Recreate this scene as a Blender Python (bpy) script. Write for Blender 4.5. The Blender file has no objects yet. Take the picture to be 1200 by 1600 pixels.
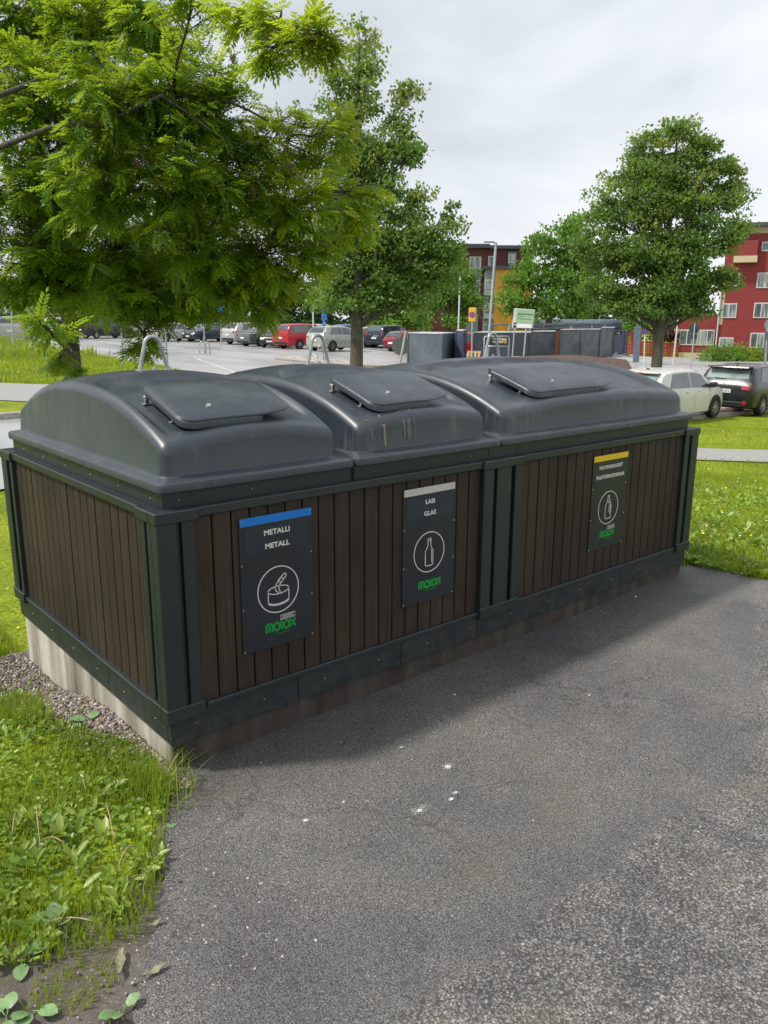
import bpy, bmesh, math, random
import numpy as np
from mathutils import Vector, Matrix, noise
random.seed(7); rng = np.random.default_rng(7)
R_ = math.radians
scene = bpy.context.scene
col = scene.collection

# ------------------------------------------------------------------ camera
CAM = np.array([-1.16527, -2.61702, 1.70627])
CR = np.array([0.76151461, -0.64812845, 0.00500111])
CU = np.array([0.14840085, 0.18186333, 0.97206117])
CF = np.array([0.63093002, 0.73949662, -0.23467439])
FOC = 1245.263
cd = bpy.data.cameras.new('camera'); cam = bpy.data.objects.new('camera', cd); col.objects.link(cam)
cd.sensor_fit = 'VERTICAL'; cd.sensor_height = 36; cd.lens = FOC / 1600 * 36
cd.clip_start = .05; cd.clip_end = 3000
cam.matrix_world = Matrix(((CR[0], CU[0], -CF[0], CAM[0]), (CR[1], CU[1], -CF[1], CAM[1]), (CR[2], CU[2], -CF[2], CAM[2]), (0, 0, 0, 1)))
scene.camera = cam

# ------------------------------------------------------------------ world, sun, exposure
SUN_AZ, SUN_EL = R_(-58), R_(54)          # azimuth from +Y towards +X
world = bpy.data.worlds.new('World'); scene.world = world; world.use_nodes = True
nt = world.node_tree; nt.nodes.clear()
def N(tree, typ, **kw):
    n = tree.nodes.new(typ)
    for k, v in kw.items():
        if k.startswith('i_'): n.inputs[k[2:].replace('_', ' ')].default_value = v
        else: setattr(n, k, v)
    return n
wo = N(nt, 'ShaderNodeOutputWorld'); sky = N(nt, 'ShaderNodeTexSky')
sky.sky_type = 'NISHITA'; sky.sun_disc = False; sky.sun_elevation = SUN_EL; sky.sun_rotation = SUN_AZ; sky.dust_density = 2
b1 = N(nt, 'ShaderNodeBackground'); b1.inputs[1].default_value = .1; nt.links.new(sky.outputs[0], b1.inputs[0])
tc = N(nt, 'ShaderNodeTexCoord'); mp = N(nt, 'ShaderNodeMapping'); mp.inputs['Scale'].default_value = (1, 1, 1.7)
mp.inputs['Location'].default_value = (.35, .1, .2)
n1 = N(nt, 'ShaderNodeTexNoise'); n1.inputs['Scale'].default_value = 1.7; n1.inputs['Detail'].default_value = 5; n1.inputs['Roughness'].default_value = .48; n1.inputs['Distortion'].default_value = .5
cr = N(nt, 'ShaderNodeValToRGB'); cr.color_ramp.elements[0].position = .34; cr.color_ramp.elements[0].color = (.47, .505, .55, 1)
cr.color_ramp.elements[1].position = .62; cr.color_ramp.elements[1].color = (.86, .875, .90, 1)
e = cr.color_ramp.elements.new(.48); e.color = (.66, .69, .73, 1)
b2 = N(nt, 'ShaderNodeBackground'); b2.inputs[1].default_value = 1.0
mx = N(nt, 'ShaderNodeMixShader'); mx.inputs[0].default_value = .94
nt.links.new(tc.outputs['Generated'], mp.inputs[0]); nt.links.new(mp.outputs[0], n1.inputs[0]); nt.links.new(n1.outputs[0], cr.inputs[0])
nt.links.new(cr.outputs[0], b2.inputs[0]); nt.links.new(b1.outputs[0], mx.inputs[1]); nt.links.new(b2.outputs[0], mx.inputs[2]); nt.links.new(mx.outputs[0], wo.inputs[0])
sd = bpy.data.lights.new('sun', 'SUN'); sd.energy = 3.2; sd.angle = R_(5); sd.color = (1, .95, .86)
sun = bpy.data.objects.new('sun', sd); col.objects.link(sun)
sdir = Vector((math.sin(SUN_AZ) * math.cos(SUN_EL), math.cos(SUN_AZ) * math.cos(SUN_EL), math.sin(SUN_EL)))
sun.rotation_euler = sdir.to_track_quat('Z', 'Y').to_euler(); sun.location = (20, 20, 30)
vs = scene.view_settings; vs.view_transform = 'Standard'; vs.look = 'None'; vs.gamma = 1; vs.exposure = .4; vs.use_curve_mapping = False
scene.cycles.max_bounces = 6; scene.cycles.transparent_max_bounces = 6

# ------------------------------------------------------------------ pixel geometry helpers (photo pixels -> places in the world)
def ray(u, v): return CF + CR * (u - 600) / FOC - CU * (v - 800) / FOC
def at(u, v, d): return CAM + ray(u, v) * d
def atz(u, v, z):
    r = ray(u, v); return CAM + r * ((z - CAM[2]) / r[2])
_cp = [(250, 1230, 0), (600, 1600, 0), (1200, 1600, 0), (0, 1500, 0), (600, 1250, 0), (1060, 893, .04), (1200, 915, .03), (50, 1029, -.168), (273, 1201, 0),
       (800, 1030, .01), (1200, 860, .0), (1150, 722, -.35), (1150, 700, -.42), (1150, 655, -1.05), (1000, 655, -1.05), (1200, 643, -1.07), (1300, 640, -1.1),
       (1120, 610, -1.15), (1080, 575, -1.4), (1150, 561, -1.5), (1010, 556, -1.2), (500, 548, -.2), (440, 545, -.25), (600, 541, -.3), (380, 531, -.1),
       (165, 527, 0.), (450, 577, -.3), (140, 556, -.2), (190, 570, -.25), (0, 535, .05), (30, 612, -.25), (0, 650, -.25), (0, 700, -.22),
       (640, 572, -.7), (760, 566, -.68), (822, 562, -.6), (955, 553, -.43), (300, 600, -.35), (700, 620, -.55), (0, 880, -.17)]
CP = np.array([[*atz(u, v, z)[:2], z] for u, v, z in _cp] + [[2, 1, 0], [3.8, 1.9, -.03], [1.5, 4, -.15], [6, 3, -.1], [-3, -3, 0], [3, -5, 0], [8, -6, 0], [-6, -3, -.05], [-2.5, 2, -.12]])
def hgt(x, y):
    x = np.asarray(x, float); y = np.asarray(y, float)
    d2 = (x[..., None] - CP[:, 0]) ** 2 + (y[..., None] - CP[:, 1]) ** 2 + .02
    w = d2 ** -1.7
    z = (w * CP[:, 2]).sum(-1) / w.sum(-1)
    # a flat apron where the bins stand on the asphalt side
    return z
def H(x, y): return float(hgt(x, y))
def gp(u, v, z0=0.):
    z = z0
    for _ in range(30):
        p = atz(u, v, z); z = .5 * z + .5 * H(p[0], p[1])
    return atz(u, v, z)
def gd(u, d):
    """point on the ground in picture column u at depth d"""
    v = 560
    for _ in range(6):
        p = at(u, v, d); z = H(p[0], p[1]); v += (p[2] - z) / d * FOC / CU[2]
    p = at(u, v, d); return np.array([p[0], p[1], H(p[0], p[1])])
def vaz(u): r = ray(u, 500); return math.atan2(r[0], r[1])     # azimuth from +Y

# ------------------------------------------------------------------ object helpers
def link(o, parent=None):
    col.objects.link(o)
    if parent is not None: o.parent = parent
    return o
def tag(o, label=None, cat=None, group=None, kind=None):
    if label: o['label'] = label
    if cat: o['category'] = cat
    if group: o['group'] = group
    if kind: o['kind'] = kind
    return o
def thing(name, label, cat, loc=(0, 0, 0), az=None, group=None):
    o = bpy.data.objects.new(name, None); link(o); o.location = [float(c) for c in loc]; o.empty_display_size = .2
    if az is not None: o.rotation_euler = (0, 0, R_(90) - az)     # local +X points to azimuth az
    return tag(o, label, cat, group)
class MB:
    def __init__(s): s.v = []; s.f = []; s.m = []
    def add(s, vs, fs, mi=0):
        o = len(s.v); s.v += [tuple(map(float, p)) for p in vs]; s.f += [tuple(i + o for i in f) for f in fs]; s.m += [mi] * len(fs); return s
    def box(s, x0, x1, y0, y1, z0, z1, mi=0, M=None):
        vs = [Vector((x, y, z)) for z in (z0, z1) for y in (y0, y1) for x in (x0, x1)]
        if M is not None: vs = [M @ p for p in vs]
        return s.add(vs, [(0, 2, 3, 1), (4, 5, 7, 6), (0, 1, 5, 4), (2, 6, 7, 3), (0, 4, 6, 2), (1, 3, 7, 5)], mi)
    def tube(s, pts, r, n=6, mi=0, cap=True):
        P = [Vector(p) for p in pts]; rs = r if isinstance(r, (list, tuple, np.ndarray)) else [r] * len(P)
        prev = None; vs = []; fs = []
        for i, p in enumerate(P):
            t = (P[min(i + 1, len(P) - 1)] - P[max(i - 1, 0)])
            if t.length < 1e-9: t = Vector((0, 0, 1))
            t.normalize()
            if prev is None: a = t.orthogonal().normalized()
            else:
                a = prev - t * prev.dot(t)
                a = a.normalized() if a.length > 1e-6 else t.orthogonal().normalized()
            prev = a; b = t.cross(a)
            for k in range(n):
                an = 2 * math.pi * k / n; vs.append(p + (a * math.cos(an) + b * math.sin(an)) * float(rs[i]))
        for i in range(len(P) - 1):
            for k in range(n): fs.append((i * n + k, i * n + (k + 1) % n, (i + 1) * n + (k + 1) % n, (i + 1) * n + k))
        if cap: fs += [tuple(range(n - 1, -1, -1)), tuple(range((len(P) - 1) * n, len(P) * n))]
        return s.add(vs, fs, mi)
    def loops(s, L, mi=0, cap0=True, cap1=True):
        n = len(L[0]); vs = [p for l in L for p in l]; fs = []
        for i in range(len(L) - 1):
            for k in range(n): fs.append((i * n + k, i * n + (k + 1) % n, (i + 1) * n + (k + 1) % n, (i + 1) * n + k))
        if cap0: fs.append(tuple(range(n - 1, -1, -1)))
        if cap1: fs.append(tuple(range((len(L) - 1) * n, len(L) * n)))
        return s.add(vs, fs, mi)
    def prism(s, poly, d, mi=0):
        """poly: list of 3d points; extruded by vector d"""
        n = len(poly); d = Vector(d); a = [Vector(p) for p in poly]; b = [p + d for p in a]
        return s.add(a + b, [tuple(range(n - 1, -1, -1)), tuple(range(n, 2 * n))] + [(k, (k + 1) % n, n + (k + 1) % n, n + k) for k in range(n)], mi)
    def ribbon(s, pts, w, O, X, Y, Nn, t=.0015, closed=False, mi=0):
        """flat stroke of width w, path in 2d, drawn on plane O + x X + y Y, thickness t along Nn"""
        n = len(pts); P = [Vector((p[0], p[1])) for p in pts]; L = []; Rr = []
        for i in range(n):
            if closed: a, b = P[i - 1], P[(i + 1) % n]
            else: a, b = P[max(i - 1, 0)], P[min(i + 1, n - 1)]
            d = (b - a).normalized(); k = 1.
            if 0 < i < n - 1 or closed:
                d1 = (P[i] - P[i - 1]).normalized(); k = 1 / max(.5, abs(d.dot(d1)))
            nn = Vector((-d.y, d.x)) * w / 2 * k; L.append(P[i] + nn); Rr.append(P[i] - nn)
        O, X, Y, Nn = map(Vector, (O, X, Y, Nn)); c = lambda q, h: O + X * q.x + Y * q.y + Nn * h
        vs = []
        for i in range(n): vs += [c(L[i], 0), c(Rr[i], 0), c(L[i], t), c(Rr[i], t)]
        fs = []
        for i in range(n if closed else n - 1):
            a = 4 * i; b = 4 * ((i + 1) % n)
            fs += [(a + 2, a + 3, b + 3, b + 2), (a, a + 2, b + 2, b), (a + 3, a + 1, b + 1, b + 3)]
        if not closed: fs += [(0, 1, 3, 2), (4 * n - 4, 4 * n - 2, 4 * n - 1, 4 * n - 3)]
        return s.add(vs, fs, mi)
    def build(s, name, mats, parent=None, off=None, smooth=False, bevel=0, seg=1, angle=None):
        me = bpy.data.meshes.new(name)
        vs = s.v
        if off is not None: vs = [(p[0] - off[0], p[1] - off[1], p[2] - off[2]) for p in vs]
        me.from_pydata(vs, [], s.f)
        if not isinstance(mats, (list, tuple)): mats = [mats]
        for m in mats: me.materials.append(m)
        if len(mats) > 1: me.polygons.foreach_set('material_index', s.m)
        bm = bmesh.new(); bm.from_mesh(me)
        bmesh.ops.recalc_face_normals(bm, faces=bm.faces)
        if bevel: bmesh.ops.bevel(bm, geom=list(bm.edges), offset=bevel, segments=seg, affect='EDGES', profile=.5, clamp_overlap=True)
        bm.to_mesh(me); bm.free()
        if smooth: me.polygons.foreach_set('use_smooth', [True] * len(me.polygons))
        me.update()
        o = bpy.data.objects.new(name, me); link(o, parent)
        if angle is not None:
            try: me.set_sharp_from_angle(angle=R_(angle))
            except Exception: pass
        return o
def npmesh(name, V, F, mat, parent=None, attr=None, smooth=False):
    """V (N,3), F (M,k) with constant k; attr: (M,) per-face float named 'rnd'"""
    me = bpy.data.meshes.new(name); k = F.shape[1]
    me.vertices.add(len(V)); me.vertices.foreach_set('co', V.astype(np.float32).ravel())
    me.loops.add(F.size); me.loops.foreach_set('vertex_index', F.astype(np.int32).ravel())
    me.polygons.add(len(F)); me.polygons.foreach_set('loop_start', np.arange(len(F), dtype=np.int32) * k)
    if attr is not None:
        a = me.attributes.new('rnd', 'FLOAT', 'FACE'); a.data.foreach_set('value', attr.astype(np.float32))
    if smooth: me.polygons.foreach_set('use_smooth', np.ones(len(F), bool))
    me.materials.append(mat); me.update(calc_edges=True); me.validate()
    o = bpy.data.objects.new(name, me); link(o, parent); return o

# ------------------------------------------------------------------ materials
def base_mat(name):
    m = bpy.data.materials.new(name); m.use_nodes = True; t = m.node_tree; t.nodes.clear()
    out = N(t, 'ShaderNodeOutputMaterial'); p = N(t, 'ShaderNodeBsdfPrincipled'); t.links.new(p.outputs[0], out.inputs[0]); return m, t, p, out
def noise_n(t, co, scale, detail=4, rough=.55, dist=0):
    n = N(t, 'ShaderNodeTexNoise'); n.inputs['Scale'].default_value = scale; n.inputs['Detail'].default_value = detail
    n.inputs['Roughness'].default_value = rough; n.inputs['Distortion'].default_value = dist
    if co is not None: t.links.new(co, n.inputs['Vector'])
    return n.outputs['Fac']
def ramp(t, fac, stops):
    r = N(t, 'ShaderNodeValToRGB'); el = r.color_ramp.elements
    while len(el) < len(stops): el.new(.5)
    for e, (p, c) in zip(el, stops): e.position = p; e.color = (*c, 1) if len(c) == 3 else c
    t.links.new(fac, r.inputs[0]); return r.outputs[0]
def mixc(t, fac, a, b, mode='MIX'):
    m = N(t, 'ShaderNodeMix', data_type='RGBA', blend_type=mode)
    for i, x in ((0, fac), (6, a), (7, b)):
        if isinstance(x, (int, float)): m.inputs[i].default_value = x
        elif isinstance(x, tuple): m.inputs[i].default_value = (*x, 1)
        else: t.links.new(x, m.inputs[i])
    return m.outputs[2]
def math_n(t, op, a, b=0., clamp=False):
    m = N(t, 'ShaderNodeMath', operation=op); m.use_clamp = clamp
    for i, x in ((0, a), (1, b)):
        if isinstance(x, (int, float)): m.inputs[i].default_value = x
        else: t.links.new(x, m.inputs[i])
    return m.outputs[0]
def bump(t, p, h, strength=.3, dist=.01):
    b = N(t, 'ShaderNodeBump'); b.inputs['Strength'].default_value = strength; b.inputs['Distance'].default_value = dist
    t.links.new(h, b.inputs['Height']); t.links.new(b.outputs[0], p.inputs['Normal'])
def pos(t): return N(t, 'ShaderNodeNewGeometry').outputs['Position']
def objco(t): return N(t, 'ShaderNodeTexCoord').outputs['Object']
def scaled(t, co, s):
    m = N(t, 'ShaderNodeMapping'); m.inputs['Scale'].default_value = s; t.links.new(co, m.inputs[0]); return m.outputs[0]
def simple(name, c, rough=.5, metal=0, var=.12, scale=6, spec=.5, coat=0, bmp=0):
    m, t, p, _ = base_mat(name); co = objco(t)
    f = noise_n(t, co, scale, 5)
    lo = tuple(max(0, x * (1 - var)) for x in c); hi = tuple(min(1, x * (1 + var)) for x in c)
    t.links.new(ramp(t, f, [(.3, lo), (.7, hi)]), p.inputs['Base Color'])
    p.inputs['Roughness'].default_value = rough; p.inputs['Metallic'].default_value = metal; p.inputs['Specular IOR Level'].default_value = spec
    p.inputs['Coat Weight'].default_value = coat
    if coat: p.inputs['Coat Roughness'].default_value = .05
    if bmp: bump(t, p, noise_n(t, co, scale * 12, 3), bmp, .002)
    return m
def lid_plastic():
    m, t, p, _ = base_mat('lid_plastic'); co = pos(t)
    c = ramp(t, noise_n(t, co, 3, 5), [(.3, (.022, .031, .041)), (.7, (.030, .041, .052))])
    # vertical dirt runs and dried drips
    st = noise_n(t, scaled(t, co, (26, 26, 1.6)), 1, 4, .6)
    big = noise_n(t, scaled(t, co, (2.2, 2.2, 1)), 1, 2)
    geo = N(t, 'ShaderNodeNewGeometry'); sep = N(t, 'ShaderNodeSeparateXYZ'); t.links.new(geo.outputs['Normal'], sep.inputs[0])
    wall = math_n(t, 'SUBTRACT', 1., math_n(t, 'MULTIPLY', sep.outputs[2], 1.6), True)
    d = math_n(t, 'MULTIPLY', ramp(t, st, [(.52, (0, 0, 0)), (.72, (1, 1, 1))]), ramp(t, big, [(.5, (0, 0, 0)), (.64, (1, 1, 1))]))
    d = math_n(t, 'MULTIPLY', math_n(t, 'MULTIPLY', d, wall), .6)
    c = mixc(t, d, c, (.19, .185, .165))
    sp = ramp(t, noise_n(t, co, 60, 3), [(.7, (0, 0, 0)), (.78, (1, 1, 1))])
    c = mixc(t, math_n(t, 'MULTIPLY', sp, .25), c, (.2, .2, .19))
    dust = math_n(t, 'MULTIPLY', ramp(t, noise_n(t, co, 4.5, 8, .7), [(.48, (0, 0, 0)), (.7, (1, 1, 1))]), math_n(t, 'MAXIMUM', sep.outputs[2], 0.))
    c = mixc(t, math_n(t, 'MULTIPLY', dust, .22), c, (.17, .18, .18))
    dr = N(t, 'ShaderNodeTexVoronoi'); dr.inputs['Scale'].default_value = 38; t.links.new(co, dr.inputs['Vector']); bwd = N(t, 'ShaderNodeRGBToBW'); t.links.new(dr.outputs['Color'], bwd.inputs[0])
    dd_ = math_n(t, 'MULTIPLY', ramp(t, dr.outputs['Distance'], [(.06, (1, 1, 1)), (.10, (0, 0, 0))]), ramp(t, bwd.outputs[0], [(.74, (0, 0, 0)), (.76, (1, 1, 1))])); c = mixc(t, math_n(t, 'MULTIPLY', dd_, .35), c, (.015, .017, .02))
    # small scratches
    scr = ramp(t, noise_n(t, scaled(t, co, (18, 90, 30)), 1, 2), [(.74, (0, 0, 0)), (.76, (1, 1, 1))])
    c = mixc(t, math_n(t, 'MULTIPLY', scr, .3), c, (.25, .26, .27))
    t.links.new(c, p.inputs['Base Color'])
    t.links.new(ramp(t, noise_n(t, co, 5, 4), [(.3, (.34,) * 3), (.7, (.48,) * 3)]), p.inputs['Roughness'])
    p.inputs['Specular IOR Level'].default_value = .6
    bump(t, p, noise_n(t, co, 260, 2), .08, .001); return m
def coated_metal():
    m, t, p, _ = base_mat('dark_coated_metal'); co = pos(t)
    c = ramp(t, noise_n(t, co, 2.5, 6), [(.3, (.012, .0185, .021)), (.7, (.018, .026, .028))])
    z = N(t, 'ShaderNodeSeparateXYZ'); t.links.new(co, z.inputs[0])
    low = math_n(t, 'MULTIPLY', ramp(t, z.outputs[2], [(.0, (1, 1, 1)), (.3, (0, 0, 0))]), ramp(t, noise_n(t, co, 22, 5), [(.35, (0, 0, 0)), (.65, (1, 1, 1))]))
    c = mixc(t, math_n(t, 'MULTIPLY', low, .45), c, (.10, .095, .08))
    sp = ramp(t, noise_n(t, co, 90, 2), [(.72, (0, 0, 0)), (.76, (1, 1, 1))])
    c = mixc(t, math_n(t, 'MULTIPLY', sp, .3), c, (.2, .2, .2))
    t.links.new(c, p.inputs['Base Color'])
    t.links.new(ramp(t, noise_n(t, co, 9, 4), [(.3, (.33,) * 3), (.7, (.5,) * 3)]), p.inputs['Roughness']); return m
def board_mat():
    m, t, p, _ = base_mat('brown_composite_board'); co = pos(t)
    g = noise_n(t, scaled(t, co, (70, 70, 3.5)), 1, 5, .6)
    c = ramp(t, g, [(.25, (.021, .0138, .0094)), (.75, (.047, .0325, .023))])
    big = ramp(t, noise_n(t, co, 2.2, 4), [(.35, (.75,) * 3), (.65, (1.2,) * 3)])
    ri = N(t, 'ShaderNodeNewGeometry'); c = mixc(t, 1., c, ramp(t, ri.outputs['Random Per Island'], [(0, (.84, .84, .84)), (1, (1.15, 1.14, 1.12))]), 'MULTIPLY')
    c = mixc(t, 1., c, big, 'MULTIPLY')
    vo = N(t, 'ShaderNodeTexVoronoi'); vo.inputs['Scale'].default_value = 95; t.links.new(scaled(t, co, (1, 1, .55)), vo.inputs['Vector'])
    sp = ramp(t, vo.outputs['Distance'], [(.10, (1, 1, 1)), (.17, (0, 0, 0))])
    pick = ramp(t, vo.outputs['Color'], [(.70, (0, 0, 0)), (.8, (1, 1, 1))])
    c = mixc(t, math_n(t, 'MULTIPLY', math_n(t, 'MULTIPLY', sp, pick), .6), c, (.30, .25, .2))
    t.links.new(c, p.inputs['Base Color']); p.inputs['Roughness'].default_value = .62; p.inputs['Specular IOR Level'].default_value = .3
    bump(t, p, g, .25, .002); return m
def concrete_mat(name='stained_concrete', dark=(.11, .08, .045), light=(.56, .53, .45)):
    m, t, p, _ = base_mat(name); co = pos(t)
    s = noise_n(t, scaled(t, co, (9, 5, .6)), 1, 4, .5)
    c = ramp(t, s, [(.33, dark), (.5, tuple(.5 * (a + b) for a, b in zip(dark, light))), (.62, light)])
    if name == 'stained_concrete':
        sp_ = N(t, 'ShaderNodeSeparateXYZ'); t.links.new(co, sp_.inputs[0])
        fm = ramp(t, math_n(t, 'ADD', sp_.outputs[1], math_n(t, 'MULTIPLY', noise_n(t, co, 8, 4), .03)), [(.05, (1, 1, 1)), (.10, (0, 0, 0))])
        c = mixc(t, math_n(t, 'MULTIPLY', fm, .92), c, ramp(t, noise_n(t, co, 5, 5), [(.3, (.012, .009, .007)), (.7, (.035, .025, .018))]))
    c = mixc(t, .5, c, ramp(t, noise_n(t, co, 30, 5), [(.3, (.7,) * 3), (.7, (1.1,) * 3)]), 'MULTIPLY')
    t.links.new(c, p.inputs['Base Color']); p.inputs['Roughness'].default_value = .85
    bump(t, p, noise_n(t, co, 80, 4), .3, .004); return m
def asphalt_near():
    m, t, p, _ = base_mat('near_asphalt'); co = pos(t)
    sep = N(t, 'ShaderNodeSeparateXYZ'); t.links.new(co, sep.inputs[0])
    # older coarse asphalt starts beyond a wandering joint line about 1.35 m in front of the bins
    jn = math_n(t, 'MULTIPLY', noise_n(t, co, 1.6, 6, .65), .28)
    xx = math_n(t, 'MULTIPLY', math_n(t, 'MAXIMUM', math_n(t, 'SUBTRACT', sep.outputs[0], 1.9), 0.), .5)
    line = math_n(t, 'ADD', math_n(t, 'ADD', sep.outputs[1], jn), math_n(t, 'SUBTRACT', 0., xx))
    old = ramp(t, math_n(t, 'ADD', line, 2.0), [(.735, (1, 1, 1)), (.765, (0, 0, 0))])
    nzz = N(t, 'ShaderNodeTexNoise'); nzz.inputs['Scale'].default_value = 70; nzz.inputs['Detail'].default_value = 2; t.links.new(co, nzz.inputs['Vector'])
    scz = N(t, 'ShaderNodeVectorMath', operation='SCALE'); scz.inputs['Scale'].default_value = .012; t.links.new(nzz.outputs['Color'], scz.inputs[0])
    adz = N(t, 'ShaderNodeVectorMath', operation='ADD'); t.links.new(co, adz.inputs[0]); t.links.new(scz.outputs[0], adz.inputs[1])
    def agg(scale):
        v = N(t, 'ShaderNodeTexVoronoi'); v.inputs['Scale'].default_value = scale; t.links.new(adz.outputs[0], v.inputs['Vector']); return v
    v1, v2 = agg(235), agg(150)
    bw1 = N(t, 'ShaderNodeRGBToBW'); t.links.new(v1.outputs['Color'], bw1.inputs[0])
    bw2 = N(t, 'ShaderNodeRGBToBW'); t.links.new(v2.outputs['Color'], bw2.inputs[0])
    c1 = ramp(t, bw1.outputs[0], [(.2, (.11, .108, .105)), (.55, (.158, .155, .15)), (.80, (.205, .20, .192)), (.93, (.33, .315, .30))])
    c2 = ramp(t, bw2.outputs[0], [(.15, (.085, .085, .087)), (.5, (.175, .171, .165)), (.75, (.255, .246, .232)), (.9, (.37, .35, .325))])
    c1 = mixc(t, ramp(t, v1.outputs['Distance'], [(.35, (0, 0, 0)), (.7, (1, 1, 1))]), c1, (.04, .04, .042))
    c2 = mixc(t, ramp(t, v2.outputs['Distance'], [(.35, (0, 0, 0)), (.7, (1, 1, 1))]), c2, (.05, .05, .05))
    v5 = agg(62); bw5 = N(t, 'ShaderNodeRGBToBW'); t.links.new(v5.outputs['Color'], bw5.inputs[0])
    big5 = math_n(t, 'MULTIPLY', ramp(t, v5.outputs['Distance'], [(.22, (1, 1, 1)), (.34, (0, 0, 0))]), ramp(t, bw5.outputs[0], [(.58, (0, 0, 0)), (.62, (1, 1, 1))]))
    c2 = mixc(t, math_n(t, 'MULTIPLY', big5, .8), c2, ramp(t, noise_n(t, co, 30, 1), [(.35, (.07, .075, .085)), (.5, (.20, .17, .15)), (.62, (.40, .37, .34))]))
    c2 = mixc(t, 1., c2, ramp(t, noise_n(t, co, 9, 5, .7), [(.35, (.75,) * 3), (.65, (1.2,) * 3)]), 'MULTIPLY')
    c = mixc(t, old, c1, c2)
    lg = ramp(t, noise_n(t, co, 1.1, 7, .65), [(.33, (.66, .66, .67)), (.5, (1, .99, .97)), (.66, (1.3, 1.26, 1.19))])
    c = mixc(t, 1., c, lg, 'MULTIPLY')
    c = mixc(t, math_n(t, 'MULTIPLY', ramp(t, noise_n(t, co, 2.3, 4), [(.55, (0, 0, 0)), (.7, (1, 1, 1))]), .35), c, (.10, .085, .06))
    # strip along the plinth: wet paving and bin shade painted into the colour
    wet_shade = ramp(t, math_n(t, 'ADD', math_n(t, 'ADD', sep.outputs[1], .5), math_n(t, 'MULTIPLY', noise_n(t, co, 2, 4), .3)), [(.2, (0, 0, 0)), (.52, (1, 1, 1))])
    c = mixc(t, math_n(t, 'MULTIPLY', wet_shade, .45), c, mixc(t, 1., c, (.35, .35, .37), 'MULTIPLY'))
    ms = math_n(t, 'MULTIPLY', ramp(t, sep.outputs[1], [(0, (0, 0, 0)), (1, (1, 1, 1))]), 1.)
    # fine hair cracks
    vc = N(t, 'ShaderNodeTexVoronoi', feature='DISTANCE_TO_EDGE'); vc.inputs['Scale'].default_value = 1.1
    wv = N(t, 'ShaderNodeVectorMath', operation='ADD'); nz = N(t, 'ShaderNodeTexNoise'); nz.inputs['Scale'].default_value = 5; nz.inputs['Detail'].default_value = 5; t.links.new(co, nz.inputs['Vector']); sc = N(t, 'ShaderNodeVectorMath', operation='SCALE'); sc.inputs['Scale'].default_value = .35; t.links.new(nz.outputs['Color'], sc.inputs[0]); t.links.new(co, wv.inputs[0]); t.links.new(sc.outputs[0], wv.inputs[1]); t.links.new(wv.outputs[0], vc.inputs['Vector'])
    crk = math_n(t, 'MULTIPLY', ramp(t, vc.outputs['Distance'], [(.0, (1, 1, 1)), (.006, (0, 0, 0))]), ramp(t, noise_n(t, co, .7, 2), [(.5, (0, 0, 0)), (.6, (1, 1, 1))]))
    c = mixc(t, math_n(t, 'MULTIPLY', crk, .7), c, (.03, .03, .03))
    dk = ramp(t, noise_n(t, co, 33, 2), [(.70, (0, 0, 0)), (.73, (1, 1, 1))]); c = mixc(t, math_n(t, 'MULTIPLY', dk, .6), c, (.035, .028, .022))
    # white splashes and grit
    v3 = N(t, 'ShaderNodeTexVoronoi'); v3.inputs['Scale'].default_value = 14; v3.inputs['Randomness'].default_value = 1; t.links.new(co, v3.inputs['Vector'])
    bw3 = N(t, 'ShaderNodeRGBToBW'); t.links.new(v3.outputs['Color'], bw3.inputs[0])
    g = math_n(t, 'MULTIPLY', ramp(t, v3.outputs['Distance'], [(.045, (1, 1, 1)), (.07, (0, 0, 0))]), ramp(t, bw3.outputs[0], [(.60, (0, 0, 0)), (.62, (1, 1, 1))]))
    c = mixc(t, math_n(t, 'MULTIPLY', g, .7), c, (.5, .47, .44))
    t.links.new(c, p.inputs['Base Color'])
    t.links.new(ramp(t, noise_n(t, co, 1.3, 4), [(.3, (.5,) * 3), (.7, (.8,) * 3)]), p.inputs['Roughness'])
    hh = math_n(t, 'ADD', math_n(t, 'MULTIPLY', math_n(t, 'SUBTRACT', 1., v1.outputs['Distance']), .5), math_n(t, 'MULTIPLY', math_n(t, 'MULTIPLY', math_n(t, 'SUBTRACT', 1., v2.outputs['Distance']), old), 1.))
    bump(t, p, hh, .7, .004); return m
def asphalt_far():
    m, t, p, _ = base_mat('worn_wet_asphalt'); co = pos(t)
    s = noise_n(t, scaled(t, co, (.5, .12, 1)), 1, 5, .6)
    c = ramp(t, s, [(.3, (.24, .24, .243)), (.7, (.38, .375, .37))])
    c = mixc(t, .6, c, ramp(t, noise_n(t, co, 40, 3), [(.3, (.75,) * 3), (.7, (1.3,) * 3)]), 'MULTIPLY')
    t.links.new(c, p.inputs['Base Color'])
    t.links.new(ramp(t, noise_n(t, scaled(t, co, (.25, .12, 1)), 1, 4), [(.35, (.16,) * 3), (.65, (.42,) * 3)]), p.inputs['Roughness'])
    p.inputs['Specular IOR Level'].default_value = .6
    bump(t, p, noise_n(t, co, 60, 3), .15, .004); return m
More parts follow.
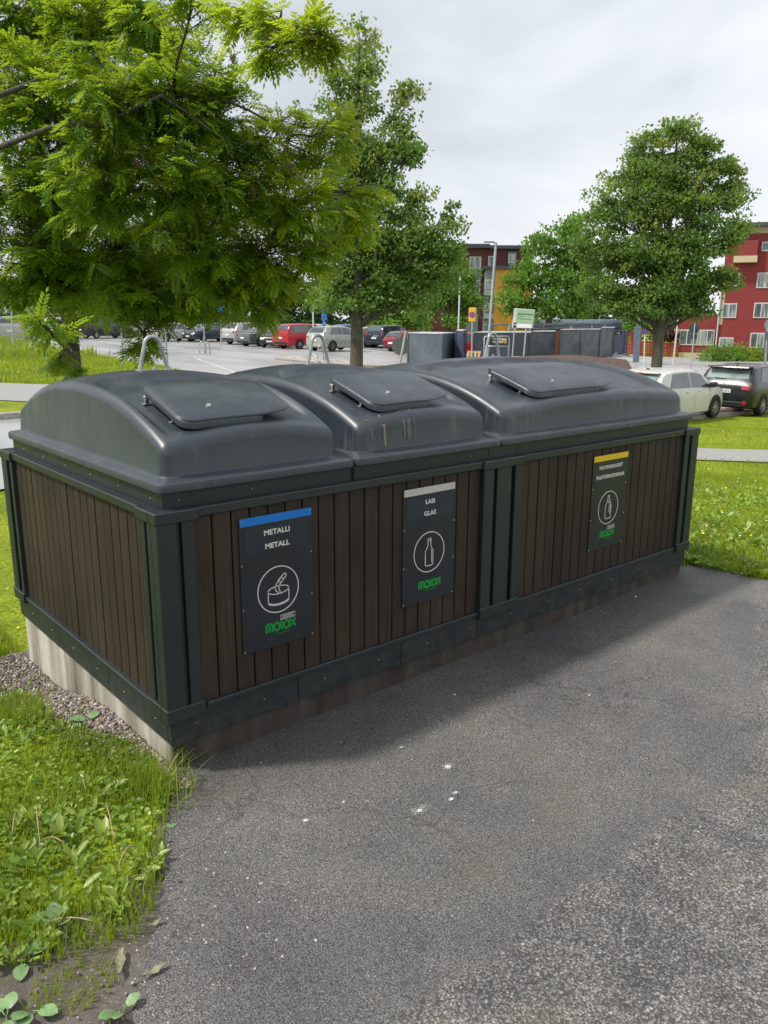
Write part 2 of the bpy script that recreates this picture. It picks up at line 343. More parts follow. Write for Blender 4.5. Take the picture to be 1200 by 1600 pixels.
def ground_mat():
    m, t, p, _ = base_mat('turf_ground'); co = pos(t)
    g = ramp(t, noise_n(t, co, 1.1, 6, .65), [(.3, (.12, .17, .012)), (.5, (.20, .26, .015)), (.7, (.30, .34, .03))])
    f = ramp(t, noise_n(t, co, 38, 4), [(.3, (.55,) * 3), (.7, (1.4,) * 3)])
    g = mixc(t, 1., g, f, 'MULTIPLY')
    fl = ramp(t, noise_n(t, co, 14, 2), [(.70, (0, 0, 0)), (.74, (1, 1, 1))])
    g = mixc(t, math_n(t, 'MULTIPLY', fl, .35), g, (.42, .45, .30))
    t.links.new(g, p.inputs['Base Color']); p.inputs['Roughness'].default_value = .9; p.inputs['Specular IOR Level'].default_value = .15
    bump(t, p, noise_n(t, co, 30, 4), .8, .05); return m
def soil_mat():
    m, t, p, _ = base_mat('bare_soil'); co = pos(t)
    g = ramp(t, noise_n(t, co, 5, 7, .7), [(.3, (.08, .066, .054)), (.55, (.17, .148, .125)), (.75, (.27, .24, .205))])
    mo = ramp(t, noise_n(t, co, 3.1, 5), [(.5, (0, 0, 0)), (.66, (1, 1, 1))])
    g = mixc(t, math_n(t, 'MULTIPLY', mo, .5), g, (.06, .085, .015))
    v = N(t, 'ShaderNodeTexVoronoi'); v.inputs['Scale'].default_value = 60; t.links.new(co, v.inputs['Vector'])
    bw = N(t, 'ShaderNodeRGBToBW'); t.links.new(v.outputs['Color'], bw.inputs[0])
    g = mixc(t, math_n(t, 'MULTIPLY', math_n(t, 'MULTIPLY', ramp(t, bw.outputs[0], [(.68, (0, 0, 0)), (.75, (1, 1, 1))]), ramp(t, v.outputs['Distance'], [(.2, (1, 1, 1)), (.35, (0, 0, 0))])), .7), g, (.32, .29, .26))
    t.links.new(g, p.inputs['Base Color']); p.inputs['Roughness'].default_value = .9
    bump(t, p, noise_n(t, co, 55, 6, .7), .9, .02); return m
def leaf_mat(name, stops, trans=(.22, .36, .03), tw=.42, rough=.45, spec=.4, cl=1.2):
    m, t, p, out = base_mat(name)
    a = N(t, 'ShaderNodeAttribute', attribute_name='rnd')
    c = ramp(t, a.outputs['Fac'], stops)
    n = ramp(t, noise_n(t, pos(t), cl, 3), [(.35, (.75,) * 3), (.65, (1.25,) * 3)])
    c = mixc(t, 1., c, n, 'MULTIPLY')
    t.links.new(c, p.inputs['Base Color']); p.inputs['Roughness'].default_value = rough; p.inputs['Specular IOR Level'].default_value = spec
    tr = N(t, 'ShaderNodeBsdfTranslucent'); t.links.new(mixc(t, .55, c, trans), tr.inputs[0])
    mxs = N(t, 'ShaderNodeMixShader'); mxs.inputs[0].default_value = tw
    t.links.new(p.outputs[0], mxs.inputs[1]); t.links.new(tr.outputs[0], mxs.inputs[2]); t.links.new(mxs.outputs[0], out.inputs[0]); return m
def bark_mat(name='tree_bark', c0=(.035, .028, .02), c1=(.12, .10, .075), lich=.3):
    m, t, p, _ = base_mat(name); co = pos(t)
    s = noise_n(t, scaled(t, co, (30, 30, 7)), 1, 6, .7)
    c = ramp(t, s, [(.3, c0), (.7, c1)])
    l = ramp(t, noise_n(t, co, 9, 4), [(.52, (0, 0, 0)), (.62, (1, 1, 1))])
    c = mixc(t, math_n(t, 'MULTIPLY', l, lich), c, (.16, .18, .10))
    t.links.new(c, p.inputs['Base Color']); p.inputs['Roughness'].default_value = .9
    bump(t, p, s, .8, .03); return m
def plank_mat(name, c, pitch=.12, axis=2, var=.2):
    m, t, p, _ = base_mat(name); co = pos(t); sep = N(t, 'ShaderNodeSeparateXYZ'); t.links.new(co, sep.inputs[0])
    fr = math_n(t, 'FRACT', math_n(t, 'DIVIDE', sep.outputs[axis], pitch))
    cc = ramp(t, noise_n(t, scaled(t, co, (.6, .6, 9)), 1, 4), [(.3, tuple(x * (1 - var) for x in c)), (.7, tuple(x * (1 + var) for x in c))])
    cc = mixc(t, ramp(t, fr, [(.0, (1, 1, 1)), (.08, (0, 0, 0))]), cc, tuple(x * .45 for x in c))
    t.links.new(cc, p.inputs['Base Color']); p.inputs['Roughness'].default_value = .7; return m
def glass_mat(name='dark_window_glass', c=(.03, .04, .045), rough=.06, curtain=False):
    m, t, p, _ = base_mat(name); co = pos(t)
    if curtain:
        s = noise_n(t, scaled(t, co, (2.2, 2.2, .25)), 1, 2)
        t.links.new(ramp(t, s, [(.40, (.07, .09, .10)), (.50, (.13, .155, .165)), (.56, (.38, .40, .40)), (.66, (.30, .33, .34)), (.72, (.12, .14, .15))]), p.inputs['Base Color'])
    else:
        t.links.new(ramp(t, noise_n(t, co, 1.2, 2), [(.4, c), (.6, tuple(2.2 * x for x in c))]), p.inputs['Base Color'])
    p.inputs['Roughness'].default_value = rough; p.inputs['Specular IOR Level'].default_value = .8; p.inputs['Coat Weight'].default_value = .6; return m

M_LID = lid_plastic(); M_MET = coated_metal(); M_BOARD = board_mat(); M_CONC = concrete_mat(); M_DGAP = simple('dark_backing', (.008, .008, .008), .9)
M_GALV = simple('galvanised_steel', (.42, .43, .44), .42, .75, .2, 14); M_STEEL = simple('stainless_steel', (.6, .58, .55), .28, .9, .15, 30)
M_SIGN = simple('sign_plate_black', (.014, .018, .024), .38, 0, .25, 5); M_SIGN2 = simple('sign_label_strip', (.022, .034, .043), .25, 0, .2, 4)
M_WHITE = simple('white_print', (.62, .62, .60), .5, 0, .05); M_GREEN = simple('green_print', (.0, .26, .035), .5, 0, .08)
M_BLUE = simple('blue_band', (.0, .16, .55), .45, 0, .05); M_CREAM = simple('pale_band', (.50, .48, .45), .45, 0, .05); M_YEL = simple('yellow_band', (.72, .50, .01), .45, 0, .05)
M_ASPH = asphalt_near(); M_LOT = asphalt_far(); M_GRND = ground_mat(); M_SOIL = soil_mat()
M_PATH = simple('gravelly_path_asphalt', (.27, .265, .255), .8, 0, .35, 55, bmp=.4); M_KERB = simple('granite_kerb', (.33, .31, .28), .8, 0, .3, 12, bmp=.3)
M_BARK = bark_mat(); M_BARKD = bark_mat('rowan_bark', (.03, .026, .022), (.12, .105, .09), .3)
M_ROWAN = leaf_mat('rowan_leaves', [(0, (.03, .10, .022)), (.35, (.08, .20, .018)), (.7, (.20, .30, .018)), (1, (.44, .46, .02))], (.52, .66, .03), .56, .4, .4, 1.0)
M_LIME = leaf_mat('linden_leaves', [(0, (.055, .12, .035)), (.5, (.105, .21, .045)), (.82, (.24, .32, .07)), (1, (.50, .43, .17))], (.36, .54, .08), .47, .5, .3, .8)
M_MAPLE = leaf_mat('bright_green_leaves', [(0, (.055, .15, .028)), (.5, (.13, .29, .038)), (1, (.28, .43, .06))], (.36, .52, .06), .4, .5, .3, .6)
M_FARL = leaf_mat('far_tree_leaves', [(0, (.03, .08, .02)), (.5, (.06, .15, .03)), (1, (.13, .25, .045))], (.2, .32, .04), .3, .5, .3, .4)
M_GRASS = leaf_mat('grass_blades', [(0, (.08, .15, .014)), (.5, (.20, .28, .016)), (.9, (.34, .39, .03)), (1, (.50, .43, .15))], (.42, .56, .03), .45, .5, .3, .9)
M_BROAD = leaf_mat('clover_and_dandelion_leaves', [(0, (.07, .16, .02)), (.5, (.17, .30, .03)), (1, (.32, .42, .08))], (.36, .50, .04), .35, .38, .5, 1.5)
M_STALK = simple('dry_stalk', (.42, .27, .17), .6, 0, .3, 8)
def G(name, c, **k): return simple(name, c, **k)

# ------------------------------------------------------------------ setting: ground and paved sheets
def lines(a, b):
    L = [a, -300, -200, -140, -100, -80, -65, -50, -40, -32, -26, -20, -16, -12]
    L += list(np.arange(-10, -3, 1.)) + list(np.arange(-3, 6, .3)) + list(np.arange(6, 30, 1.)) + list(np.arange(30, 125, 2.5)) + [130, 150, 180, 230, 300, 400, b]
    return sorted(set(round(float(x), 3) for x in L))
LX = lines(-600, 700); LY = LX
gx, gy = np.meshgrid(LX, LY); gz = hgt(gx, gy)
V = np.stack([gx.ravel(), gy.ravel(), gz.ravel() - .02], 1); nx = len(LX)
ii = np.arange(len(LY) - 1)[:, None] * nx + np.arange(nx - 1)[None, :]; ii = ii.ravel()
o = npmesh('ground', V, np.stack([ii, ii + 1, ii + nx + 1, ii + nx], 1), M_GRND, smooth=True); tag(o, kind='structure')
def sheet(name, poly, mat, off, thick=0, kind='structure', bulge=None):
    bm = bmesh.new(); vs = [bm.verts.new((float(p[0]), float(p[1]), 0)) for p in poly]; bm.faces.new(vs)
    bmesh.ops.recalc_face_normals(bm, faces=bm.faces)
    xs = [p[0] for p in poly]; ys = [p[1] for p in poly]
    for L, ax, lo, hi in ((LX, 0, min(xs), max(xs)), (LY, 1, min(ys), max(ys))):
        for c in L:
            if lo < c < hi:
                n = [0, 0, 0]; n[ax] = 1; cc = [0, 0, 0]; cc[ax] = c
                bmesh.ops.bisect_plane(bm, geom=list(bm.verts) + list(bm.edges) + list(bm.faces), plane_co=cc, plane_no=n)
    if thick:
        r = bmesh.ops.extrude_face_region(bm, geom=list(bm.faces)); top = [g for g in r['geom'] if isinstance(g, bmesh.types.BMVert)]
        tset = set(top)
        for v in bm.verts: v.co.z = H(v.co.x, v.co.y) + off - (0 if v in tset else thick)
    else:
        for v in bm.verts: v.co.z = H(v.co.x, v.co.y) + off + (bulge(v.co.x, v.co.y) if bulge else 0)
    bmesh.ops.recalc_face_normals(bm, faces=bm.faces)
    me = bpy.data.meshes.new(name)
    if not thick:
        for f in bm.faces:
            if f.normal.z < 0: f.normal_flip()
    bm.to_mesh(me); bm.free(); me.materials.append(mat)
    o = bpy.data.objects.new(name, me); link(o); return tag(o, kind=kind)
def wob(a, b, n, amp, seed=0):
    rr = random.Random(seed); a = Vector((a[0], a[1])); b = Vector((b[0], b[1])); d = (b - a); nn = Vector((-d.y, d.x)).normalized()
    return [tuple(a + d * (i / n) + nn * (rr.uniform(-amp, amp) if 0 < i < n else 0)) for i in range(n)]
# asphalt in front of the bins
edge = [(.05, .06), (-.03, -.08), (-.15, -.28), (-.27, -.5), (-.36, -.66), (-.50, -.84), (-.62, -1.05), (-.85, -1.4), (-1.6, -2.6), (-3, -5), (-5, -9)]
ed = []
for a, b in zip(edge[:-1], edge[1:]): ed += wob(a, b, 14, .006, int(a[0] * 100))
redge = [(9, -9), (5.2, -3), (4.35, -1.2), (4.06, -.42), (3.98, .07), (3.7, .12)]
re_ = []
for a, b in zip(redge[:-1], redge[1:]): re_ += wob(a, b, 8, .025, int(a[0] * 77))
front_poly = ed + [(-5, -9)] + re_ + [(3.7, .12)]
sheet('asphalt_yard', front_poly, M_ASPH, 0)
# bare soil beside the asphalt edge
soil_edge = [(-.02, -.02), (-.10, -.14), (-.28, -.40), (-.42, -.50), (-.74, -.49), (-1.4, -.55), (-2.6, -.7), (-5, -1.2), (-9, -9), (-4.6, -9)]
se = []
for a, b in zip(soil_edge[:-1], soil_edge[1:]): se += wob(a, b, 5, .03, int(a[0] * 31))
sheet('soil', se + [(-4.6, -9)] + [(-2.6, -5), (-1.2, -2.6), (-.5, -1.4), (-.3, -1.05), (-.15, -.7), (0, -.4), (.1, -.05)], M_SOIL, -.008)
def U(*pts): return [gp(u, v)[:2] for u, v in pts]
# footpath behind the bins
pa = [gp(1200, 703), gp(1090, 700)]; pb = [gp(1090, 718), gp(1200, 722)]; pl = [gp(0, 625), gp(60, 600)]
def ext(a, b, k): return a + (b - a) * k
path_poly = [ext(pa[1], pa[0], 5)[:2], pa[0][:2], pa[1][:2], gp(300, 612)[:2], pl[1][:2], ext(gp(300, 612), pl[1], 2.5)[:2], ext(gp(300, 640), pl[0], 2.5)[:2], pl[0][:2], gp(300, 640)[:2], pb[0][:2], pb[1][:2], ext(pb[0], pb[1], 5)[:2]]
sheet('footpath', path_poly, M_PATH, .0)
# access lane that shows at the far left behind the bins
la, lb = gp(0, 655), gp(40, 652); lc, ld = gp(0, 765), gp(40, 758)
sheet('lane', [ext(lb, la, 4)[:2], la[:2], lb[:2], (6.5, 9.0), (5.6, 5.2), (2.5, 4.4), ld[:2], lc[:2], ext(ld, lc, 6)[:2]], M_LOT, .002)
# big car park
near = U((105, 556), (135, 553), (190, 562), (240, 570), (290, 583), (340, 600), (480, 630), (700, 640), (860, 648), (1000, 658), (1060, 656), (1200, 642), (1330, 630))
far_ = [gd(1500, 75)[:2], gd(1300, 62)[:2], gd(1100, 60)[:2], gd(970, 62)[:2], gd(900, 75)[:2], gd(640, 82)[:2], gd(300, 85)[:2], gd(60, 82)[:2], gd(-120, 78)[:2], gd(-60, 62)[:2], gd(60, 50)[:2]]
sheet('car_park', near + far_, M_LOT, .004)
def kerb(name, pts, w=.13, h=.12, mat=M_KERB, label='', step=1.0):
    m = MB()
    for a, b in zip(pts[:-1], pts[1:]):
        a = Vector((a[0], a[1])); b = Vector((b[0], b[1])); n = max(1, int((b - a).length / step)); d = (b - a) / n; u = d.normalized(); s = Vector((-u.y, u.x)) * w / 2
        for i in range(n):
            p = a + d * i + u * .008; q = a + d * (i + 1) - u * .008
            vs = []
            for zz in (-.12, h):
                for c in (p - s, p + s, q + s, q - s): vs.append((c.x, c.y, H(c.x, c.y) + zz))
            m.add(vs, [(3, 2, 1, 0), (4, 5, 6, 7), (0, 1, 5, 4), (1, 2, 6, 5), (2, 3, 7, 6), (3, 0, 4, 7)])
    o = m.build(name, mat, bevel=.012); tag(o, kind='structure'); return o
kerb('kerb', U((1000, 659), (1060, 657), (1200, 643), (1330, 631)), .14, .10)
kerb('kerb', [la[:2] + (la[:2] - lb[:2]) * .3, lb[:2], ext(la, lb, 4)[:2]], .18, .12)
kerb('kerb', [gd(u, d)[:2] for u, d in ((432, 42.5), (520, 41), (600, 41), (645, 41.5))], .25, .12)
kerb('kerb', [gd(u, d)[:2] for u, d in ((1010, 56), (1100, 55), (1230, 52), (1400, 50))], .2, .12)
isl = [gd(u, d)[:2] for u, d in ((432, 42.6), (520, 41.1), (600, 41.1), (645, 41.6), (648, 44), (600, 44.2), (520, 44.5), (440, 45))]
M_GRAV = simple('pale_gravel', (.33, .30, .26), .9, 0, .5, 3, bmp=.6)
sheet('gravel_island', isl, M_GRAV, .06, .08)
sheet('pavement', [gd(u, d)[:2] for u, d in ((985, 50), (1010, 56.2), (1100, 55.2), (1230, 52.2), (1500, 49), (1560, 70), (1300, 64), (1100, 64), (975, 66), (940, 60))], M_PATH, .05, .06)
M_BARKC = simple('reddish_bark_mulch', (.085, .05, .04), .95, 0, .7, 9, bmp=.9)
mc = gd(915, 38)
sheet('bark_mound', [gd(u, d)[:2] for u, d in ((800, 30), (880, 28), (960, 28), (990, 34), (972, 43), (955, 48), (880, 47.5), (825, 45), (790, 40))], M_BARKC, .02,
      bulge=lambda x, y: .85 * math.exp(-((x - mc[0]) ** 2 + (y - mc[1]) ** 2) / 40.))
# painted bay lines in the car park
mk = MB()
for (u0, d0, u1, d1) in ((300, 42, 372, 30), (372, 30, 430, 27), (560, 36, 600, 33), (200, 55, 320, 50), (470, 50, 560, 36)):
    a = gd(u0, d0); b = gd(u1, d1); dv = Vector((b - a)[:2]); L = dv.length; dv.normalize(); s = Vector((-dv.y, dv.x)) * .05; n = 8
    for i in range(n):
        p = Vector(a[:2]) + dv * L * i / n; q = Vector(a[:2]) + dv * L * (i + 1) / n
        mk.add([(c.x, c.y, H(c.x, c.y) + .012) for c in (p - s, q - s, q + s, p + s)], [(0, 1, 2, 3)])
tag(mk.build('road_marking', simple('worn_road_paint', (.5, .5, .48), .7, 0, .3, 3)), kind='structure')

# ------------------------------------------------------------------ the bin enclosure
L_, W_ = 3.78, 1.89
enc = thing('bin_enclosure', 'long enclosure of brown boards and dark metal columns carrying the three grey domed lids', 'waste bin enclosure', (L_ / 2, W_ / 2, 0))
EO = enc.location
def E(m, name, mat, parent=enc, **k): return m.build(name, mat, parent, off=EO, **k)
m = MB(); m.box(.028, L_ - .028, .028, W_ - .028, -.45, .122); E(m, 'plinth', M_CONC, bevel=.006, seg=2)
m = MB(); m.box(.045, L_ - .045, .045, W_ - .045, .122, 1.0); m.box(.06, L_ - .06, .06, W_ - .06, 1.0, 1.088); E(m, 'inner_frame', M_DGAP)
# skirt sheets with vertical joints
m = MB()
for a, b in ((.014, .60), (.603, 1.19), (1.193, 1.715), (1.718, 2.30), (2.303, 3.0), (3.003, L_ - .014)):
    m.box(a, b, .014, .044, .105, .222); m.box(a, b, W_ - .044, W_ - .014, .105, .222)
for a, b in ((.0445, .62), (.623, 1.25), (1.253, W_ - .0445)):
    m.box(.014, .044, a, b, .105, .222); m.box(L_ - .044, L_ - .014, a, b, .105, .222)
E(m, 'skirt', M_MET, bevel=.002)
# upper band under the lids
for a, b in ((.054, .925), (.941, 1.80), (1.802, 2.02), (2.022, 3.55), (3.552, L_ - .054)):
    m = MB(); m.box(a, b, W_ - .09, W_ - .054, 1.02, 1.087); E(m, 'upper_band', M_MET, bevel=.002)
    m = MB(); m.box(a, b, .054, .09, 1.02, 1.087)
    if a < .1: m.box(.054, .09, .0905, W_ - .0905, 1.02, 1.087)
    if b > 3.6: m.box(L_ - .09, L_ - .054, .0905, W_ - .0905, 1.02, 1.087)
    E(m, 'upper_band', M_MET, bevel=.002)
# columns: corrugated posts. segment lists along the face, r = recess
def post(segs, face, z0=.222, z1=1.0):
    m = MB()
    for a, b, r in segs:
        if face == 'f': m.box(a, b, r, .05, z0, z1)
        if face == 'b': m.box(a, b, W_ - .05, W_ - r, z0, z1)
        if face == 'l': m.box(r, .05, a, b, z0, z1)
        if face == 'r': m.box(L_ - .05, L_ - r, a, b, z0, z1)
    return m
def merge(*ms):
    o = MB()
    for x in ms: o.add(x.v, x.f)
    return o
cw = [(.0, .079, 0), (.079, .101, .022), (.101, .151, .006)]
cl_ = [(.05, .085, 0), (.085, .118, .022), (.118, .154, .006)]
mir = lambda S, T: [(T - b, T - a, r) for a, b, r in S]
for fx, fy in (('f', 'l'), ('f', 'r'), ('b', 'l'), ('b', 'r')):
    A = cw if fy == 'l' else mir(cw, L_); B = cl_ if fx == 'f' else mir(cl_, W_)
    E(merge(post(A, fx), post(B, fy)), 'column', M_MET, bevel=.0025)
md = [(1.72, 1.792, .0), (1.792, 1.817, .022), (1.817, 1.923, .0), (1.923, 1.955, .022), (1.955, 2.013, .0)]
for fc in 'fb': E(post(md, fc), 'column', M_MET, bevel=.0025)
# caps and foot bands of the columns
def capL(z0, z1, w, wl, e):
    out = []
    for sx in (0, 1):
        for sy in (0, 1):
            m = MB(); X = (lambda x: x) if not sx else (lambda x: L_ - x); Y = (lambda y: y) if not sy else (lambda y: W_ - y)
            def bx(a, b, c, d, p, q): m.box(*sorted((X(a), X(b))), *sorted((Y(c), Y(d))), p, q)
            bx(-e, w, -e, .054, z0, z1); bx(-e, .054, .054, wl, z0, z1); out.append(m)
    return out
for m in capL(.985, 1.03, .168, .172, .006): E(m, 'column_cap', M_MET, bevel=.004)
for m in capL(.205, .262, .158, .162, .005): E(m, 'column_foot', M_MET, bevel=.003)
for (y0, y1) in ((-.006, .054), (W_ - .054, W_ + .006)):
    m = MB(); m.box(1.712, 2.022, y0, y1, .985, 1.03); E(m, 'column_cap', M_MET, bevel=.004)
    m = MB(); m.box(1.716, 2.016, y0, y1, .205, .262); E(m, 'column_foot', M_MET, bevel=.003)
# rails above and below the boards
segs_f = [(.168, 1.712), (2.022, L_ - .168)]
for a, b in segs_f:
    for y0, y1 in ((.006, .036), (W_ - .036, W_ - .006)):
        m = MB(); m.box(a, b, *((y0, .054) if y0 < 1 else (W_ - .054, y1)), .994, 1.029); E(m, 'top_rail', M_MET, bevel=.003)
        m = MB(); m.box(a, b, y0, y1, .222, .243); E(m, 'bottom_rail', M_MET, bevel=.003)
for x0, x1 in ((.006, .036), (L_ - .036, L_ - .006)):
    m = MB(); m.box(*((x0, .054) if x0 < 1 else (L_ - .054, x1)), .172, W_ - .172, .994, 1.029); E(m, 'top_rail', M_MET, bevel=.003)
    m = MB(); m.box(x0, x1, .162, W_ - .162, .222, .243); E(m, 'bottom_rail', M_MET, bevel=.003)
# cladding: boards as real strips with gaps
def boards(a, b, face):
    m = MB(); n = max(1, round((b - a) / .0826)); p = (b - a) / n
    for i in range(n):
        s, e = a + i * p + .0034, a + (i + 1) * p - .0034; j = random.uniform(-.0012, .0012)
        if face == 'f': m.box(s, e, .026 + j, .046, .240, .996)
        if face == 'b': m.box(s, e, W_ - .046, W_ - .026 + j, .240, .996)
        if face == 'l': m.box(.026 + j, .046, s, e, .240, .996)
        if face == 'r': m.box(L_ - .046, L_ - .026 + j, s, e, .240, .996)
    return E(m, 'board_cladding', M_BOARD, bevel=.002)
for fc in 'fb': boards(.151, 1.72, fc); boards(2.013, L_ - .151, fc)
for fc in 'lr': boards(.154, W_ - .154, fc)
# rivets
m = MB()
for x in np.arange(.12, L_, .31):
    for z, y in ((.17, .013), (1.055, .053)): m.tube([(x, y, z), (x, y - .003, z)], [.0035, .002], 6)
for y in np.arange(.15, W_ - .05, .3):
    for z, x in ((.17, .013), (1.055, .053)): m.tube([(x, y, z), (x - .003, y, z)], [.0035, .002], 6)
E(m, 'rivets', M_GALV)['kind'] = 'stuff'

# lids
Y0, Y1 = .09, 1.80
def rrect(x0, x1, y0, y1, r, n=200):
    pts = []; w, h = x1 - x0 - 2 * r, y1 - y0 - 2 * r; per = [(w, h)]
    nc = 12; ns = (n - 4 * nc) // 2; nw = max(4, round(ns * w / (w + h))); nh = ns - nw
    for cx, cy, a0, m_, dx, dy in ((x1 - r, y0 + r, -90, nh, 0, 1), (x1 - r, y1 - r, 0, nw, -1, 0), (x0 + r, y1 - r, 90, nh, 0, -1), (x0 + r, y0 + r, 180, nw, 1, 0)):
        for i in range(nc): a = R_(a0 + 90 * i / (nc - 1)); pts.append((cx + r * math.cos(a), cy + r * math.sin(a)))
        L = h if dy else w
        for i in range(1, m_ + 1): pts.append((pts[-1][0] if 0 else (cx + r * math.cos(R_(a0 + 90)) + dx * L * i / (m_ + 1)), cy + r * math.sin(R_(a0 + 90)) + dy * L * i / (m_ + 1)))
    return pts
def sst(a, b, x): t = min(1, max(0, (x - a) / (b - a))); return t * t * (3 - 2 * t)
def topz(x, y, x0, x1):
    u = min(1, max(0, (x - x0) / (x1 - x0))); v = min(1, max(0, (y - Y0) / (Y1 - Y0)))
    return 1.24 + .185 * (1 - abs(2 * v - 1) ** 2.3) + .045 * (1 - (2 * u - 1) ** 2)
def make_lid(label, fx0, fx1, x0, x1, hx0, hx1, htab, hoopx, hinges, dl, dr):
    t = thing('container_lid', label, 'container lid', ((fx0 + fx1) / 2, W_ / 2, 1.09)); off = t.location
    def dish(x, y):
        # signed distance to a rounded rectangle, the recess fades towards the front
        cx, cy, hx, hy, r = (dl + dr) / 2, .43, (dr - dl) / 2, .50, .20
        qx, qy = abs(x - cx) - hx + r, abs(y - cy) - hy + r
        d = math.hypot(max(qx, 0), max(qy, 0)) + min(max(qx, qy), 0) - r
        k = sst(0, -.045, d) if d < 0 else 0
        k = 1 - sst(-.04, .004, d)
        return .034 * k * sst(.10, .30, y)
    F = (fx0, fx1, .026, W_ - .026); D = (x0, x1, Y0, Y1); loops = []
    def ring(rect, inset, r, z): return [(x, y, z) for x, y in rrect(rect[0] + inset, rect[1] - inset, rect[2] + inset, rect[3] - inset, max(.004, r - inset if r > inset else .004))]
    loops.append(ring(F, .05, .012, 1.088)); loops.append(ring(F, .004, .03, 1.088)); loops.append(ring(F, 0, .03, 1.093)); loops.append(ring(F, 0, .03, 1.116))
    loops.append(ring(F, .002, .03, 1.121)); loops.append(ring(F, .008, .03, 1.125))
    loops.append(ring(D, -.018, .055, 1.134)); loops.append(ring(D, -.010, .05, 1.139)); loops.append(ring(D, -.006, .045, 1.150))
    Rf = .036
    ks = [rrect(x0, x1, Y0, Y1, .04)]
    loops.append([(x, y, topz(x, y, x0, x1) - Rf) for x, y in ks[0]])
    for a in (15, 30, 45, 60, 75, 90):
        ins = Rf * (1 - math.cos(R_(a))); drop = Rf * (1 - math.sin(R_(a)))
        loops.append([(x, y, topz(x, y, x0, x1) - drop - dish(x, y)) for x, y in rrect(x0 + ins, x1 - ins, Y0 + ins, Y1 - ins, max(.006, .04 - ins))])
    base = [(p[0], p[1]) for p in loops[-1]]; cx, cy = (x0 + x1) / 2, (Y0 + Y1) / 2
    K = 46
    for i in range(1, K):
        k = 1 - i / K; L = []
        for x, y in base:
            X, Y = cx + (x - cx) * k, cy + (y - cy) * k; L.append((X, Y, topz(X, Y, x0, x1) - dish(X, Y)))
        loops.append(L)
    m = MB(); m.loops(loops, cap0=False)
    s = m.build('dome', M_LID, t, off=off, smooth=True, angle=33)
    # hatch: thick skirted panel, its thin upper plate runs on to the right as a handle
    hy0, hy1 = .145, .515
    za, zb_ = topz((hx0 + hx1) / 2, hy0, x0, x1), topz((hx0 + hx1) / 2, hy1, x0, x1)
    def hz(x, y):
        ch = za + (zb_ - za) * (y - hy0) / (hy1 - hy0); return ch + .38 * (topz((hx0 + hx1) / 2, y, x0, x1) - ch) + .35 * (topz(x, .33, x0, x1) - topz((hx0 + hx1) / 2, .33, x0, x1)) + .004
    def slab(ax, bx, lo, hi, r, n, tap=0):
        L = []
        prof = [(.012, lo), (.0, lo + .006), (0, hi - .012), (.003, hi - .003), (.010, hi), (.042, hi + .001), (.050, hi + .0045), (.058, hi + .005)]
        if hi - lo < .015: prof = [(.004, lo), (0, lo + .003), (0, hi - .003), (.004, hi), (.04, hi + .001), (.06, hi + .004)]
        for ins, dz in prof:
            pts = rrect(ax + ins, bx - ins, hy0 + ins, hy1 - ins, max(.01, r - ins), 100)
            q = []
            for x, y in pts:
                k = sst(bx - .2, bx, x) * tap; y = y * (1 - k) + (.33) * k; q.append((x, y, hz(x, y) + dz))
            L.append(q)
        last = L[-1]; mx_, my_ = sum(p[0] for p in last) / len(last), sum(p[1] for p in last) / len(last)
        zoff = prof[-1][1]
        for k in (.75, .5, .25, .02): L.append([(mx_ + (p[0] - mx_) * k, my_ + (p[1] - my_) * k, hz(mx_ + (p[0] - mx_) * k, my_ + (p[1] - my_) * k) + zoff) for p in last])
        return L
    m = MB(); m.loops(slab(hx0, hx1, -.016, .020, .06, 0)); hs = m.build('hatch', M_LID, t, off=off, smooth=True, angle=50)
    m = MB(); m.loops(slab(hx0 + .003, htab, .016, .0245, .06, 0, .18)); m.build('handle_plate', M_LID, hs, off=off, smooth=True, angle=50)
    for hx, hy in hinges:
        m = MB(); z = topz(hx, hy, x0, x1) - .034
        m.box(hx - .016, hx + .014, hy - .012, hy + .012, z, z + .005); m.box(hx - .008, hx + .008, hy - .006, hy + .006, z + .005, z + .022)
        m.tube([(hx, hy - .011, z + .03), (hx, hy + .011, z + .03)], .010, 10); m.tube([(hx + .006, hy, z + .034), (hx + .024, hy, z + .040)], .007, 8)
        m.build('hinge', M_STEEL, hs, off=off, bevel=.0015)
    kx, ky = hx0 + (hx1 - hx0) * .42, hy0 + .09; kz = hz(kx, ky) + .027
    m = MB(); m.tube([(kx, ky, kz), (kx, ky, kz + .008), (kx, ky, kz + .011)], [.010, .009, .004], 12); m.build('knob', M_STEEL, hs, off=off, smooth=True, angle=40)
    # lifting hoop
    m = MB(); hy = 1.0; zb = topz(hoopx, hy, x0, x1) - .012; pts = []
    for a, b in ((-.072, 0), (-.060, .05), (-.047, .10)): pts.append((hoopx + a, hy, zb + b))
    for an in range(180, -1, -20): pts.append((hoopx + .040 * math.cos(R_(an)), hy, zb + .125 + .040 * math.sin(R_(an))))
    for a, b in ((.047, .10), (.060, .05), (.072, 0)): pts.append((hoopx + a, hy, zb + b))
    m.tube(pts, .0095, 10); hp = m.build('lifting_hoop', M_GALV, t, off=off, smooth=True, angle=60)
    m = MB(); m.box(hoopx - .085, hoopx + .085, hy - .02, hy + .02, zb + .008, zb + .014); m.tube([(hoopx, hy - .01, zb + .013), (hoopx, hy - .01, zb + .028)], [.012, .009], 6)
    m.build('hoop_base', M_GALV, hp, off=off, bevel=.001)
    return t
make_lid('grey domed lid nearest the camera, above the blue METALLI sign', .035, .932, .085, .880, .195, .575, .72, .485, ((.203, .47), (.222, .275)), .118, .845)
make_lid('grey domed lid in the middle with beige drip stains, above the white LASI sign', .937, 1.874, 1.0, 1.816, 1.135, 1.495, 1.655, 1.44, ((1.143, .47), (1.162, .275)), 1.035, 1.78)
